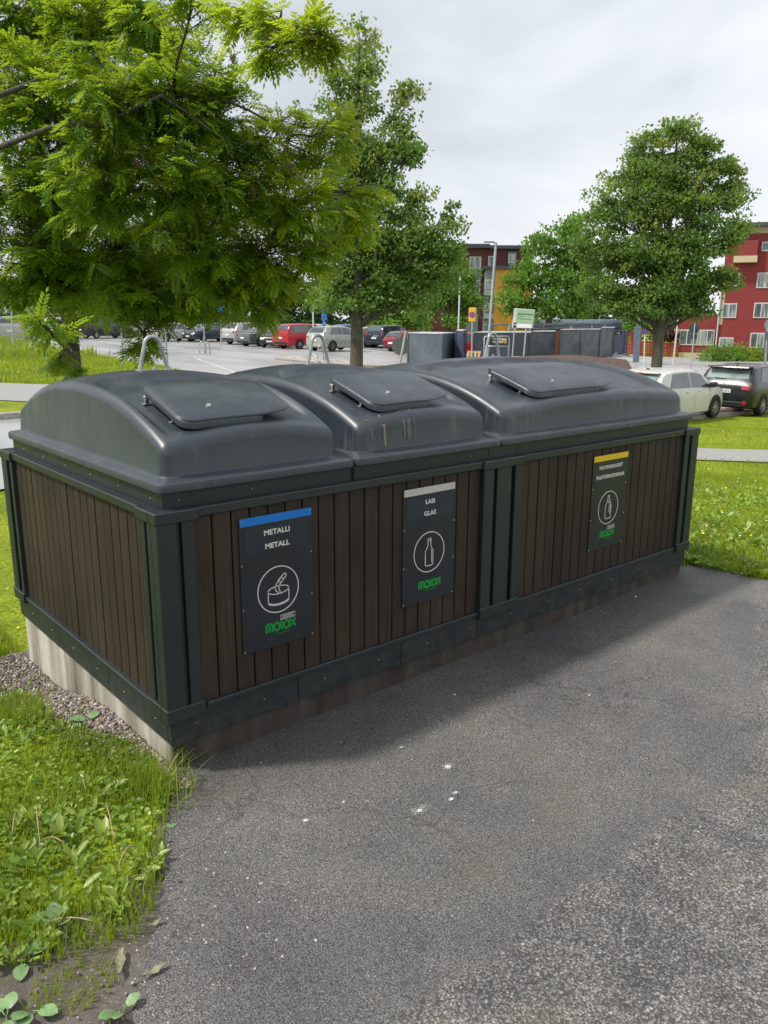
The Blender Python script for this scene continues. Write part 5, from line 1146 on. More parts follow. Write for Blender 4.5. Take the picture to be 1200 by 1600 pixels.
for sg in (-1, 1): m = MB(); m.box(-2.02, -1.98, *sorted((sg * .60, sg * .70)), .36, .47); m.build('reflector', M_RED, cb, bevel=.004)
# the far row
def far_car(u, d, rel, dims, kind, pm, label, **k):
    p = gd(u, d); make_car('parked_car', label, p, vaz(u) + R_(rel), *dims, kind, pm, **k)
far_car(391, 63, 48, (4.6, 1.84, 1.64), 'hatch', P_SILVER, 'silver SUV parked behind the grey saloon in the far car park', darkbumper=True)
far_car(417, 60, 50, (4.6, 1.78, 1.40), 'sedan', P_GREY, 'grey saloon with pale wheels, left of the red people carrier', rim=simple('brass_rim', (.5, .42, .28), .35, .7))
far_car(331, 66, 232, (4.8, 1.85, 1.5), 'mpv', P_DBLUE, 'dark estate car behind the bicycle loops in the far car park')
far_car(441, 57.5, 205, (4.2, 1.76, 1.48), 'hatch', P_BLACK, 'black hatchback facing the camera between the grey saloon and the red people carrier')
far_car(478, 55, 48, (4.6, 1.8, 1.66), 'mpv', P_RED, 'red people carrier left of the blue parking sign')
far_car(525, 50, 45, (3.75, 1.66, 1.52), 'hatch', P_PALEG, 'pale green hatchback standing behind the blue parking sign', rim=M_RIMB, darkbumper=False)
far_car(580, 60, 45, (4.3, 1.75, 1.46), 'hatch', P_SILVER, 'silver hatchback seen just right of the linden trunk')
far_car(611, 59, 36, (4.2, 1.74, 1.62), 'mpv', P_DBLUE, 'dark people carrier behind the round sign seen from the back')
far_car(645, 54, 45, (4.2, 1.7, 1.40), 'hatch', P_DRED, 'dark red car mostly hidden behind the near grey container')
far_car(551, 68, 50, (4.3, 1.75, 1.6), 'hatch', P_BLUE, 'blue car of which only the roof shows behind the pale green hatchback')
far_car(500, 65, 50, (4.5, 1.78, 1.6), 'mpv', P_WHITE, 'white car whose roof shows between the red people carrier and the parking sign')
far_car(270, 66, 50, (4.5, 1.8, 1.5), 'hatch', P_WHITE, 'white car half hidden by hanging rowan leaves beside the thin post')
far_car(165, 70, 60, (4.6, 1.84, 1.66), 'mpv', P_BLACK, 'black SUV seen right of the rowan trunk')
far_car(225, 74, 80, (4.5, 1.8, 1.5), 'hatch', P_SILVER, 'silver car far behind the hanging rowan leaves')
far_car(26, 58, 8, (4.8, 1.86, 1.75), 'mpv', P_SILVER, 'silver van seen from the rear beyond the wire fence', darkbumper=False)
far_car(60, 72, 30, (4.5, 1.8, 1.5), 'hatch', P_GREY, 'grey car behind the silver van beyond the wire fence')
far_car(98, 70, 15, (4.8, 1.86, 1.75), 'mpv', P_WHITE, 'white van with red tail lamps just left of the rowan trunk')
far_car(734, 52, 60, (4.3, 1.75, 1.5), 'hatch', P_RED, 'bright red car visible through the gap between the containers')

# ------------------------------------------------------------------ poles, signs and racks
def pole_thing(name, label, cat, u0, d, u1, v1, r, mat=M_GALV, group=None, sink=.1):
    b = gd(u0, d); t = thing(name, label, cat, b, group=group); tp = at(u1, v1, d) - b
    m = MB(); m.tube([(0, 0, -sink), tuple(tp)], r, 10); m.build('pole', mat, t, smooth=True, angle=60); return t, tp
def face(az):  # right vector and normal of an upright plate turned to azimuth az (normal points to the viewer)
    n = np.array([-math.sin(az), -math.cos(az), 0]); x = np.array([math.cos(az), -math.sin(az), 0]); return x, n
def plate_box(t, c, w, h, az, mat, name='plate', th=.03, tilt=0., parent=None, yoff=0.):
    x, n = face(az); z = np.array([0, 0, 1.]); x2 = x * math.cos(tilt) + z * math.sin(tilt); z2 = -x * math.sin(tilt) + z * math.cos(tilt); c = np.array(c) + n * yoff
    m = MB(); pts = [c - x2 * w / 2 - z2 * h / 2, c + x2 * w / 2 - z2 * h / 2, c + x2 * w / 2 + z2 * h / 2, c - x2 * w / 2 + z2 * h / 2]
    m.prism(pts, -n * th); return m.build(name, mat, parent or t, bevel=min(.01, th * .3)), x2, z2, n
def glyph(parent, txt, size, c, x, z, n, mat, name='lettering', sx=1., bold=.0, align='CENTER'):
    me = text_mesh(txt, size, bold=bold, align=align)
    for v in me.vertices:
        p = np.array(c) + x * v.co.x * sx + z * v.co.y + n * (.006 + v.co.z); v.co = Vector(p)
    me.materials.clear(); me.materials.append(mat); o = bpy.data.objects.new(name, me); link(o, parent); return o
def disc(t, c, r, az, mat, name='sign_face', th=.02, n_=28, yoff=0., parent=None):
    x, n = face(az); z = np.array([0, 0, 1.]); c = np.array(c) + n * yoff; m = MB()
    m.prism([c + x * r * math.cos(a) + z * r * math.sin(a) for a in np.linspace(0, 2 * math.pi, n_ + 1)[:-1]], -n * th); return m.build(name, mat, parent or t)
M_SBLUE = simple('sign_blue', (.01, .14, .55), .35, 0, .05); M_SYEL = simple('sign_yellow', (.85, .42, .01), .35, 0, .05); M_SRED = simple('sign_red', (.5, .03, .02), .4, 0, .05); M_SGREY = simple('sign_back_grey', (.16, .17, .165), .55, .3, .15)
M_POLEG = simple('painted_grey_pole', (.33, .36, .37), .5, .3, .1); M_PALEGR = simple('pale_sign_green', (.30, .45, .26), .5, 0, .06)
# blue parking sign
t, tp = pole_thing('parking_sign', 'tall blue parking sign with a white P, left of the middle linden trunk', 'sign', 508, 43.5, 505, 476, .035); k = 43.5 / FOC; a = vaz(507)
def pc(u, v, d, t): return at(u, v, d) - np.array(t.location)
for nm, v, h, w, txt, sz in (('parking_plate', 477, 12.5, 9, 'P', .42), ('text_plate', 486.6, 6, 8.8, '', 0), ('bay_plate', 495.5, 10, 9, '', 0), ('arrow_plate', 505.3, 7.5, 5.6, '', 0)):
    o, x, z, n = plate_box(t, pc(506.5, v, 43.5, t), w * k, h * k, a, M_SBLUE, nm, yoff=.06)
    c = pc(506.5, v, 43.5, t) + face(a)[1] * .06
    if txt: glyph(o, txt, .46, c - z * .16, x, z, n, M_WHITE, bold=.022)
    m = MB()
    if nm == 'text_plate': m.ribbon([(-.1, 0), (.1, 0)], .03, c, x, z, n, t=.012)
    if nm == 'bay_plate':
        for sx in (-.07, .07):
            for sz_ in (-.08, .08): m.ribbon([(sx, sz_ - .035), (sx, sz_ + .035)], .035, c, x, z, n, t=.012)
    if nm == 'arrow_plate': m.ribbon([(-.05, -.05), (.06, 0), (-.05, .05)], .04, c, x, z, n, t=.012)
    if m.v: m.build('sign_marks', M_WHITE, o)
# leaning round sign from the back
t, tp = pole_thing('round_sign', 'round traffic sign seen from the back on a leaning post, before the near grey container', 'sign', 605, 14.5, 634, 518, .022, M_POLEG)
disc(t, pc(626, 541, 14.5, t) + np.array([.02, .02, 0]), 14 * 14.5 / FOC, vaz(626), M_SGREY, th=.012, yoff=-.03)
# yellow no stopping sign
t, tp = pole_thing('no_stopping_sign', 'yellow box sign with a red ringed blue disc on a thin post between the containers', 'sign', 737, 36, 738, 490, .03, M_POLEG); a = vaz(738) + .25; k = 36 / FOC
c = pc(738.5, 491.5, 36, t); o, x, z, n = plate_box(t, c, 10.5 * k, 20.5 * k, a, M_SYEL, 'sign_face', th=.02, yoff=.1)
plate_box(t, c, 11.5 * k, 21 * k, a, simple('pale_green_grey', (.33, .40, .36), .5), 'sign_case', th=.18, yoff=.075); disc(t, c, 4.6 * k, a, M_SRED, 'ring', th=.012, yoff=.114, parent=o); disc(t, c, 3.6 * k, a, M_SBLUE, 'disc', th=.012, yoff=.120, parent=o)
m = MB(); c2 = c + n * .124; m.ribbon([(-.07, .07), (.07, -.07)], .025, c2, x, z, n); m.ribbon([(-.07, -.07), (.07, .07)], .025, c2, x, z, n); m.build('cross', M_SRED, o)
# no parking sign right
t, tp = pole_thing('no_parking_sign', 'small round blue sign with a red ring, left of the round linden trunk', 'sign', 1006, 40, 1008, 512, .03, M_WHITE); a = vaz(1008); k = 40 / FOC
c = pc(1008, 518, 40, t); disc(t, c, 5.4 * k, a, M_SRED, 'sign_face', yoff=.05); disc(t, c, 4.0 * k, a, M_SBLUE, 'disc', yoff=.058); m = MB(); x, n = face(a); m.ribbon([(-.09, .09), (.09, -.09)], .03, c + n * .06, x, (0, 0, 1), n); m.build('slash', M_SRED, t)
# back-facing sign with two small plates
t, tp = pole_thing('round_sign', 'dark back of a round sign with two small plates under it, beside the red building', 'sign', 1079, 42, 1086, 505, .035, M_GALV); k = 42 / FOC; a = vaz(1083)
disc(t, pc(1085, 513, 42, t), 8 * k, a, simple('dark_sign_back', (.05, .07, .075), .5), yoff=-.05)
for du in (-3.4, 2.8): plate_box(t, pc(1084 + du, 526, 42, t), 4.0 * k, 6.5 * k, a, simple('dark_sign_back', (.05, .07, .075), .5), 'small_plate', th=.02, yoff=-.045)
t, tp = pole_thing('round_sign', 'pale round sign on a thick post cut by the right frame edge', 'sign', 1193, 34, 1199, 500, .05, M_GALV); k = 34 / FOC; disc(t, pc(1203, 508, 34, t), 8 * k, vaz(1200), simple('pale_sign', (.5, .52, .5), .5), yoff=.07); plate_box(t, pc(1198, 526, 34, t), 6.5 * k, 15 * k, vaz(1200), simple('grey_plate', (.2, .22, .23), .5), 'lower_plate', yoff=.08)
# red and white leaning pole
t, tp = pole_thing('barrier_pole', 'slanted pale pole with a red tip in front of the red fence', 'pole', 1052, 48, 1061, 484, .05, simple('pale_lilac_pole', (.5, .47, .5), .5)); m = MB(); b = pc(1059.5, 497, 48, t); e_ = pc(1061, 486, 48, t); m.tube([b, e_], .056, 10); m.build('red_band', M_SRED, t)
# lamp posts
t, tp = pole_thing('street_lamp', 'tall leaning street lamp behind the widest lid, before the maroon building', 'street lamp', 760, 40, 775, 379, .065, M_POLEG)
m = MB(); x, n = face(vaz(770)); m.tube([tp + np.array([0, 0, -.02]), tp - x * .15 + np.array([0, 0, .02])], .045, 8); m.build('arm', M_POLEG, t); m = MB(); c = tp - x * .35
m.prism([c - x * .25 - n * .12 + np.array([0, 0, .0]), c + x * .25 - n * .12, c + x * .25 + n * .12, c - x * .25 + n * .12], (0, 0, .055)); m.build('lamp_head', M_SGREY, t, bevel=.015)
t, tp = pole_thing('street_lamp', 'thin pale street lamp standing behind the near grey container', 'street lamp', 715, 56, 719, 432, .06, simple('pale_pole', (.5, .56, .6), .5)); m = MB(); c = tp - x * .1; m.prism([c - x * .3 - n * .1, c + x * .15 - n * .1, c + x * .15 + n * .1, c - x * .3 + n * .1], (0, 0, .06)); m.build('lamp_head', M_SGREY, t, bevel=.015)
pole_thing('marker_post', 'pale slim post behind the red people carrier', 'post', 489, 54, 489.5, 476, .05, simple('pale_pole', (.5, .56, .6), .5))
t, tp = pole_thing('tall_post', 'slim pale post standing on the grass right of the rowan trunk', 'post', 191, 33, 188, 438, .035, M_POLEG); k = 33 / FOC
plate_box(t, pc(189, 450, 33, t), 6 * k, 12 * k, vaz(189), M_PALEGR, 'sign_face', yoff=.05)
pole_thing('thin_post', 'thin grey post leaning just right of the nearest lifting hoop', 'post', 270, 13, 258, 515, .014, M_POLEG)
pole_thing('thin_post', 'short grey post seen through the nearest lifting hoop', 'post', 241, 28, 238, 541, .03, M_POLEG)
for u, v, d, lab in ((319, 486, 52, 'small blue sign on a post among the far leaves, above the dark estate car'), (345, 484, 58, 'blue sign plate above the silver SUV, its pole behind the leaves'), (417, 498, 58, 'low blue sign between the grey saloon and the red people carrier')):
    t, tp = pole_thing('blue_sign', lab, 'sign', u, d, u, v - 4, .04, M_POLEG, 'small blue signs in the far car park'); plate_box(t, pc(u, v, d, t), 5 * d / FOC, 9 * d / FOC, vaz(u), M_SBLUE, 'sign_face', yoff=.06)
for u, v1, lab in ((18, 484, 'left of two grey posts behind the wire fence'), (52, 486, 'right of two grey posts behind the wire fence')): pole_thing('grey_post', lab, 'post', u + 3, 46, u, v1, .05, M_POLEG, 'grey posts behind the wire fence')
# bicycle loops in the far car park
def loop(u, d, w, h, lab):
    b = gd(u, d); t = thing('bicycle_stand', lab, 'bicycle stand', b, group='bicycle stands in the car park'); x, n = face(vaz(u)); m = MB()
    m.tube([x * -w / 2, x * -w / 2 + np.array([0, 0, h * .6])] + [x * (w / 2 * math.cos(a)) + np.array([0, 0, h * .6 + h * .4 * math.sin(a)]) for a in np.linspace(math.pi, 0, 9)] + [x * w / 2 + np.array([0, 0, h * .6]), x * w / 2], .03, 8); m.build('hoop', M_GALV, t, smooth=True); m = MB(); m.box(-w / 2, w / 2, -.04, .04, -.02, .015); m.build('base', M_GALV, t)
loop(317, 46, .35, .7, 'left one of two bicycle stands before the dark estate car'); loop(324, 46.2, .30, .65, 'right one of two bicycle stands before the dark estate car'); loop(501, 44, .32, .8, 'white hoop beside the foot of the blue parking sign')
# drain line in the car park
g0 = gd(292, 30); g1 = gd(328, 29); m = MB(); d = (g1 - g0)[:2]; s = np.array([-d[1], d[0]]) / np.linalg.norm(d) * .07
m.add([(g0[0] - s[0], g0[1] - s[1], g0[2] + .014), (g1[0] - s[0], g1[1] - s[1], g1[2] + .014), (g1[0] + s[0], g1[1] + s[1], g1[2] + .014), (g0[0] + s[0], g0[1] + s[1], g0[2] + .014)], [(0, 1, 2, 3)]); tag(m.build('drain_slot', M_BLK), kind='structure')
# red and white barrier lying behind the gap between the first two lids
b0 = at(352, 588, 7.2); b1 = at(440, 575, 7.0); b0[2] = max(b0[2], .9); t = thing('traffic_barrier', 'red and white barrier board peeping out between the first two lids', 'barrier', (b0[0], b0[1], H(b0[0], b0[1])))
q0 = at(358, 588, 8.0); q1 = at(438, 576.5, 8.0); L3 = Vector(q1 - q0); n3 = 6
for i in range(n3):
    a_ = q0 + (q1 - q0) * i / n3; b_ = q0 + (q1 - q0) * (i + 1) / n3; m = MB(); m.prism([a_ + np.array([0, 0, -.16]), b_ + np.array([0, 0, -.16]), b_ + np.array([0, 0, .012 + .03 * math.sin(2.2 * i + 2.2)]), a_ + np.array([0, 0, .012 + .03 * math.sin(2.2 * i)])], (.02, .03, 0)); m.build('red_panel' if i in (0, 4) else 'white_panel', M_SRED if i in (0, 4) else M_WHITE, t, off=t.location, bevel=.004)
for q in (q0, q1): m = MB(); m.tube([q + np.array([.05, .04, -.02]), (q[0] + .05, q[1] + .04, H(q[0], q[1]) - .03)], .02, 8); m.build('leg', M_GALV, t, off=t.location)
# arrow board rack with the dark delivery sign
d = 24.; t = thing('sign_rack', 'tubular rack with a black arrow sign and yellow badge behind the widest lid', 'sign', gd(777, d)); x, n = face(vaz(777)); k = d / FOC
A = lambda u, v: pc(u, v, d, t)
m = MB(); m.tube([A(755.5, 575), A(757, 528), A(759, 525.6), A(793, 525.6), A(795.5, 528), A(793.5, 575)], .022, 8); m.tube([A(756, 541), A(794.5, 541)], .018, 8); m.build('frame', M_GALV, t, smooth=True)
m = MB(); m.prism([A(758, 539.5), A(794, 539.5), A(794.5, 527.5), A(758.5, 527.5)], -n * .015); bo = m.build('sign_board', M_SIGN, t)
z = np.array([0, 0, 1.]); m = MB(); c = A(762, 533.5) + n * .002; m.prism([c - x * .06, c + x * .04 - z * .1, c + x * .04 + z * .1], n * .004); m.build('arrow', M_SGREY, bo)
glyph(bo, 'Tervetuloa', .105, A(775, 530.8), x, z, n, M_WHITE, bold=.004); glyph(bo, 'ostoksille', .105, A(775, 535.8), x, z, n, M_WHITE, bold=.004)
m = MB(); c = A(787.6, 533.6); m.prism([c - x * .07 - z * .09, c + x * .07 - z * .09, c + x * .07 + z * .09, c - x * .07 + z * .09], n * .006); bd_ = m.build('badge', M_WHITE, bo); m = MB(); m.prism([c + n * .006 + x * .058 * math.cos(a) + z * .07 * math.sin(a) for a in np.linspace(0, 6.283, 9)[:-1]], n * .004); m.build('badge_disc', M_SYEL, bd_)
# rocks
M_ROCK = simple('sandy_rock', (.30, .25, .17), .9, 0, .35, 6, bmp=.6)
for i, (u, w, h) in enumerate(((789, .30, .30), (797, .24, .24), (806, .34, .34), (814, .26, .28), (821, .20, .22))):
    b = gd(u, 26); m = MB(); rr = np.random.default_rng(i); R8 = [.75, 1, .92, .6]
    m.loops([[(w * q * math.cos(a) * rr.uniform(.85, 1.1), w * .8 * q * math.sin(a) * rr.uniform(.85, 1.1), h * zz) for a in np.linspace(0, 6.283, 10)[:-1]] for q, zz in zip(R8, (-.4, .3, .75, 1.15))])
    o = m.build('rock', M_ROCK, None, bevel=.03, smooth=True, angle=50); o.location = at(u, 566, 26) - np.array([0, 0, h * .6]); o['label'] = ['first sandy rock from the left, beside the sign rack', 'second sandy rock from the left in the short row', 'biggest sandy rock in the middle of the row', 'fourth sandy rock from the left under the leaning post', 'smallest sandy rock at the right end of the row'][i]; tag(o, None, 'rock', 'sandy rocks beside the sign rack')
# two leaning posts next to the rocks
t, tp = pole_thing('leaning_post', 'slanted post with a small black pictogram plate, left of the slanted bare post', 'sign post', 796, 27, 804, 512, .022, M_POLEG); plate_box(t, pc(804.5, 508, 27, t), 4.6 * 27 / FOC, 7.5 * 27 / FOC, vaz(804), M_SIGN, 'sign_face', yoff=.03, tilt=-.12); disc(t, pc(805, 507.3, 27, t), .032, vaz(804), M_WHITE, 'figure', th=.01, yoff=.045)
pole_thing('leaning_post', 'slanted bare post just right of the post with the black pictogram plate', 'post', 813, 27, 822, 514, .026, M_POLEG)

# ------------------------------------------------------------------ recycling containers
M_CONT = simple('dark_container_paint', (.10, .125, .15), .5, .2, .25, 1.2); M_CONT2 = simple('worn_container_paint', (.12, .135, .15), .55, .2, .4, 1.5); M_RUST = simple('rust', (.13, .055, .03), .9, 0, .45, 5); M_LEDGE = simple('pale_container_top', (.40, .42, .43), .6, .1, .3, 3); M_BLUEG = simple('blue_grey_panel', (.07, .09, .14), .5, .1, .15)
M_TAN = simple('tan_edge', (.30, .24, .18), .7, 0, .2)
def container(label, pn, pl_, pr, hgt_, mat, top=M_LEDGE, cross=(), name='recycling_container', group='grey recycling containers', rust=False, foot=.08):
    """pn near-corner ground point, pl_ left ground point, pr right ground point; parallelogram plan"""
    pn, pl_, pr = [np.array([p[0], p[1], 0.]) for p in (pn, pl_, pr)]; pf = pl_ + pr - pn; zb = min(H(p[0], p[1]) for p in (pn, pl_, pr)); t = thing(name, label, 'container', (pn[0], pn[1], zb), group=group)
    L = [p - pn for p in (pl_, pn, pr, pf)]; Z = lambda z: np.array([0, 0, z]); c = sum(L) / 4
    m = MB(); m.prism([p + Z(foot) for p in L], Z(hgt_ - foot)); m.build('body', mat, t, bevel=.02)
    m = MB(); m.prism([c + (p - c) * .93 - Z(.1) for p in L], Z(foot + .09)); m.build('skids', M_RUST if rust else M_BLK, t)
    m = MB(); m.prism([c + (p - c) * 1.015 + Z(hgt_ + .002) for p in L], Z(.05)); m.build('top_rim', top, t, bevel=.012)
    for (A_, B_) in ((L[0], L[1]), (L[1], L[2])):
        e = B_ - A_; ln = np.linalg.norm(e)
        if ln < .5: continue
        e /= ln; nn = np.array([e[1], -e[0], 0]); nn = nn if nn @ (A_ - c) > 0 else -nn; m = MB()
        for s in np.linspace(0, ln, max(2, int(ln / 1.8) + 1)):
            p = A_ + e * s + nn * .004; m.prism([p - e * .035, p + e * .035, p + e * .035 + nn * .035, p - e * .035 + nn * .035], Z(0)) if 0 else m.add([q + Z(h_) for h_ in (foot + .01, hgt_ - .01) for q in (p - e * .035, p + e * .035, p + e * .035 + nn * .035, p - e * .035 + nn * .035)], [(3, 2, 1, 0), (4, 5, 6, 7), (0, 1, 5, 4), (1, 2, 6, 5), (2, 3, 7, 6), (3, 0, 4, 7)])
        m.build('ribs', mat, t)['kind'] = 'stuff'
        if 'x' in cross:
            m = MB(); q = A_ + e * ln / 2 + nn * .05; hz = (hgt_ + foot) / 2
            for dx in (0, 1, 2, 3):
                cs = [A_ + Z(foot + .05), B_ + Z(foot + .05), B_ + Z(hgt_ - .05), A_ + Z(hgt_ - .05)]; a1, b1 = cs[dx], cs[(dx + 1) % 4]; m.add([a1 + nn * .006, b1 + nn * .006, q + Z(hz)], [(0, 1, 2)])
            m.build('pressed_panel', mat, t)
    return t
g = lambda u, d: gd(u, d)
container('near grey container with a crumpled pale top, left of the yellow no stopping sign', g(690, 39.3), g(637, 41), g(711, 42.5), 1.72, M_CONT)
container('slim blue grey cabinet standing at the right end of the near grey container', g(722, 40.5), g(711.5, 41), g(727, 44), 1.85, M_BLUEG, top=M_LEDGE, name='metal_cabinet')
container('dark flat container behind the black arrow sign rack', g(826, 44), g(739, 43.2), g(834, 48), 1.70, M_CONT)
container('dark container with pressed diagonal panels beside the rusty post', g(865, 45.5), g(827.5, 44.8), g(872, 49), 1.72, M_CONT2, cross=('x',))
container('streaked container with a rusty left post and rusty skids', g(935, 49.0), g(873, 45.8), g(938, 52), 1.78, M_CONT2, rust=True)
container('short container with a pale edge at the right end of the row', g(956, 50.5), g(936, 49.2), g(958, 54), 1.80, M_CONT2)
container('blue grey kiosk with a small black notice beyond the container row', g(974, 57), g(957, 56), g(978, 60), 2.05, M_BLUEG, top=M_BLUEG, name='metal_cabinet')
kk = bpy.data.objects[-1] if False else None
t = thing('notice_plate', 'small black notice with pale lettering on the blue grey kiosk', 'notice', at(966, 520.5, 55.6)); o, x, z, n = plate_box(t, (0, 0, 0), 12 * 55 / FOC, 5.4 * 55 / FOC, vaz(966) - .12, M_SIGN, 'plate', yoff=.05); m = MB(); m.ribbon([(-.08, .03), (.10, .03)], .04, n * .052, x, z, n); m.ribbon([(-.12, -.03), (.12, -.03)], .022, n * .052, x, z, n); m.ribbon([(.0, -.08), (.12, -.08)], .018, n * .052, x, z, n); m.build('small_print', M_WHITE, o)['kind'] = 'stuff'
rp = g(869, 45.2); t = thing('rusty_post', 'rusty brown upright plate between two dark containers', 'post', rp); x, n = face(vaz(868)); m = MB(); m.prism([x * -.12 + n * .08, x * .13 + n * .08, x * .13 + n * .2, x * -.12 + n * .2], (0, 0, 1.74)); m.build('upright', M_RUST, t, bevel=.01); m = MB(); m.prism([x * -.14 + n * .06, x * 1.1 + n * .06, x * 1.1 + n * .14, x * -.14 + n * .14], (0, 0, .05)); o = m.build('ledge', M_RUST, t); o.location = (0, 0, 1.742)
# tube frames above the row, and the long metal roof behind it
t = thing('loading_frame', 'long grey tube railing above the row of containers', 'railing', g(800, 47)); A = lambda u, v, d: at(u, v, d) - np.array(t.location)
for a_, b_, r in (((768, 507, 46), (797, 507, 46), .05), ((830, 507.5, 47), (957, 506, 53), .05), ((797, 514.5, 47), (957, 511.5, 53), .045)):
    m = MB(); m.tube([A(*a_), A(*b_)], r, 8); m.build('rail', M_CONT2, t, smooth=True)
for u, d_ in ((796, 46), (847, 47.6), (893, 49.8), (926, 51.5), (945, 52.4)): m = MB(); q = A(u, 506, d_); m.tube([q, (q[0], q[1], q[2] - 1.9)], .075, 8); m.build('upright', M_CONT2, t, smooth=True)
t = thing('long_metal_tank', 'long low ribbed metal roof stretching behind the container row', 'metal shelter', g(895, 60)); x, n = face(vaz(895)); k = 60 / FOC; zt = at(895, 500, 60)[2] - t.location[2]
m = MB(); prof = [(-.9, zt - .55), (-.9, zt - .2), (-.6, zt - .02), (0, zt + .06), (.6, zt - .02), (.9, zt - .2), (.9, zt - .55)]
m.loops([[x * s + n * a_ + np.array([0, 0, b_]) for a_, b_ in prof] for s in np.linspace(-66 * k, 70 * k, 14)]); m.build('roof', simple('blue_grey_roof', (.11, .14, .18), .8, 0, .2, 3, .2), t, bevel=.01)
m = MB(); m.prism([x * (-66 * k) + n * .8, x * (70 * k) + n * .8, x * (70 * k) - n * .8, x * (-66 * k) - n * .8], (0, 0, zt - .56)); m.build('wall', M_BLUEG, t)
for s in np.linspace(-60 * k, 66 * k, 7): m = MB(); p = x * s + n * .92; m.tube([p, p + np.array([0, 0, zt - .4])], .06, 6); m.build('post', M_CONT, t)
# green information board
d = 47.; t = thing('information_board', 'tilted pale green board reading RINKI-EKOPISTE above the containers', 'sign', g(815, d)); k = d / FOC; x, n = face(vaz(818)); A = lambda u, v: pc(u, v, d, t)
m = MB(); m.prism([A(800, 512), A(803.5, 481.5), A(836, 484), A(832.5, 513)], -n * .35); m.build('case', simple('white_board_case', (.55, .57, .54), .5, 0, .1), t, bevel=.02)
m = MB(); m.prism([A(805.6, 503.8) + n * .002, A(808, 483) + n * .002, A(835.2, 485) + n * .002, A(832, 505) + n * .002], n * .02); gp_ = m.build('green_panel', M_PALEGR, t)
tl = math.atan2(-2., 27.); x2 = unit((A(835, 485) - A(808, 483))[None])[0]; z2 = unit((A(808, 483) - A(805.6, 503.8))[None])[0]; M_DG = simple('dark_green_letter', (.02, .10, .03), .5)
glyph(gp_, 'RINKI-EKOPISTE', .125, A(820.8, 492.2) + n * .02, x2, z2, n, M_DG, bold=.004); m = MB(); m.ribbon([(-.22, 0), (.16, 0)], .028, A(815, 494.2) + n * .023, x2, z2, n); m.ribbon([(-.42, 0), (.40, 0)], .03, A(820, 498.6) + n * .023, x2, z2, n); m.build('small_print', M_DG, gp_)['kind'] = 'stuff'
m = MB(); m.prism([A(808, 512) + n * .002, A(809, 505.6) + n * .002, A(831.5, 506.4) + n * .002, A(830.6, 512.4) + n * .002], n * .02); m.build('notice_sheet', M_PLATE, t)
for u in (806, 828): m = MB(); q = A(u, 512); m.tube([q - n * .1, (q[0], q[1], -.1)], .05, 8); m.build('leg', M_GALV, t)
t, tp = pole_thing('dark_blue_sign', 'dark blue upright sign plates behind the green information board', 'sign', 837, 58, 835, 472, .05, M_BLUEG); k = 58 / FOC
plate_box(t, pc(835, 478, 58, t), 6 * k, 10 * k, vaz(835), simple('navy', (.015, .03, .11), .5), 'upper_plate', yoff=.07); plate_box(t, pc(836, 492, 58, t), 4 * k, 8.5 * k, vaz(835), M_SBLUE, 'lower_plate', yoff=.07)
# wooden pallet leaning on the dark container
p = g(736, 38.5); t = thing('wooden_pallet', 'pale wooden pallet leaning between the containers under the yellow sign', 'pallet', p); x, n = face(vaz(736) + .5); M_WOOD = simple('pale_wood', (.42, .28, .15), .75, 0, .25, 8); up_ = np.array([0, 0, 1.]) * .96 - n * .28
for i in range(4): m = MB(); q = x * (i - 1.5) * .2; m.prism([q - x * .06, q + x * .06, q + x * .06 + up_ * .95, q - x * .06 + up_ * .95], n * .025); m.build('slat', M_WOOD, t, bevel=.004)
for h_ in (.08, .48, .86): m = MB(); q = up_ * h_ - n * .004; m.prism([q - x * .37, q + x * .37, q + x * .37 + up_ * .09, q - x * .37 + up_ * .09], -n * .08); m.build('bearer', M_WOOD, t, bevel=.004)
# blue-grey pillar
p = g(996, 44); t = thing('steel_pillar', 'blue grey upright slab with a ragged top, left of the no parking sign', 'pillar', p); k = 44 / FOC; x, n = face(vaz(996)); z = np.array([0, 0, 1.]); A = lambda u, v: pc(u, v, 44, t)
m = MB(); m.prism([A(988.5, 566), A(998.5, 566), A(1002.5, 500), A(1002, 497), A(998.5, 498.5), A(997, 502), A(998, 503.5), A(994, 507), A(995.5, 509.5), A(991, 511)], -n * .28); m.build('slab', simple('blue_grey_steel', (.13, .17, .22), .5, .2, .2), t, bevel=.015)
# red board fence
M_REDW = plank_mat('red_painted_boards', (.40, .055, .035), .16); M_REDW2 = plank_mat('dark_red_cladding', (.25, .032, .032), .30, var=.12)
for i, (u0, u1, v0, lab) in enumerate(((974, 1000, 519.5, 'tall red board fence panel behind the steel pillar'), (1000, 1033, 534.5, 'low red board fence panel left of the round linden trunk'), (1033, 1060, 537, 'low red board fence panel between the linden trunk and the barrier pole'))):
    d0 = 66.; a = g(u0, d0); b = g(u1, d0); t = thing('board_fence', lab, 'fence', a, group='red board fence panels'); a0 = np.zeros(3); e = b - a; ln = np.linalg.norm(e[:2]); hh_ = at(u0, v0, d0)[2] - a[2]; x = e / np.linalg.norm(e); n = np.array([x[1], -x[0], 0])
    m = MB(); nb = int(hh_ / .17)
    for j in range(nb): m.prism([(0, 0, .06 + j * hh_ / nb), e * .998 + np.array([0, 0, .06 + j * hh_ / nb]), e * .998 + np.array([0, 0, .03 + (j + 1) * hh_ / nb]), (0, 0, .03 + (j + 1) * hh_ / nb)], n * .03)
    m.build('boards', M_REDW, t); m = MB(); m.prism([(0, 0, hh_ + .035), e + np.array([0, 0, hh_ + .035]), e + np.array([0, 0, hh_ + .085]), (0, 0, hh_ + .085)], n * .12); m.build('cap', M_REDW, t)
    for s in np.linspace(.05, ln - .05, 3): m = MB(); p_ = x * s - n * .02; m.tube([p_, p_ + np.array([0, 0, hh_ + .03])], .055, 6); m.build('post', M_REDW, t)
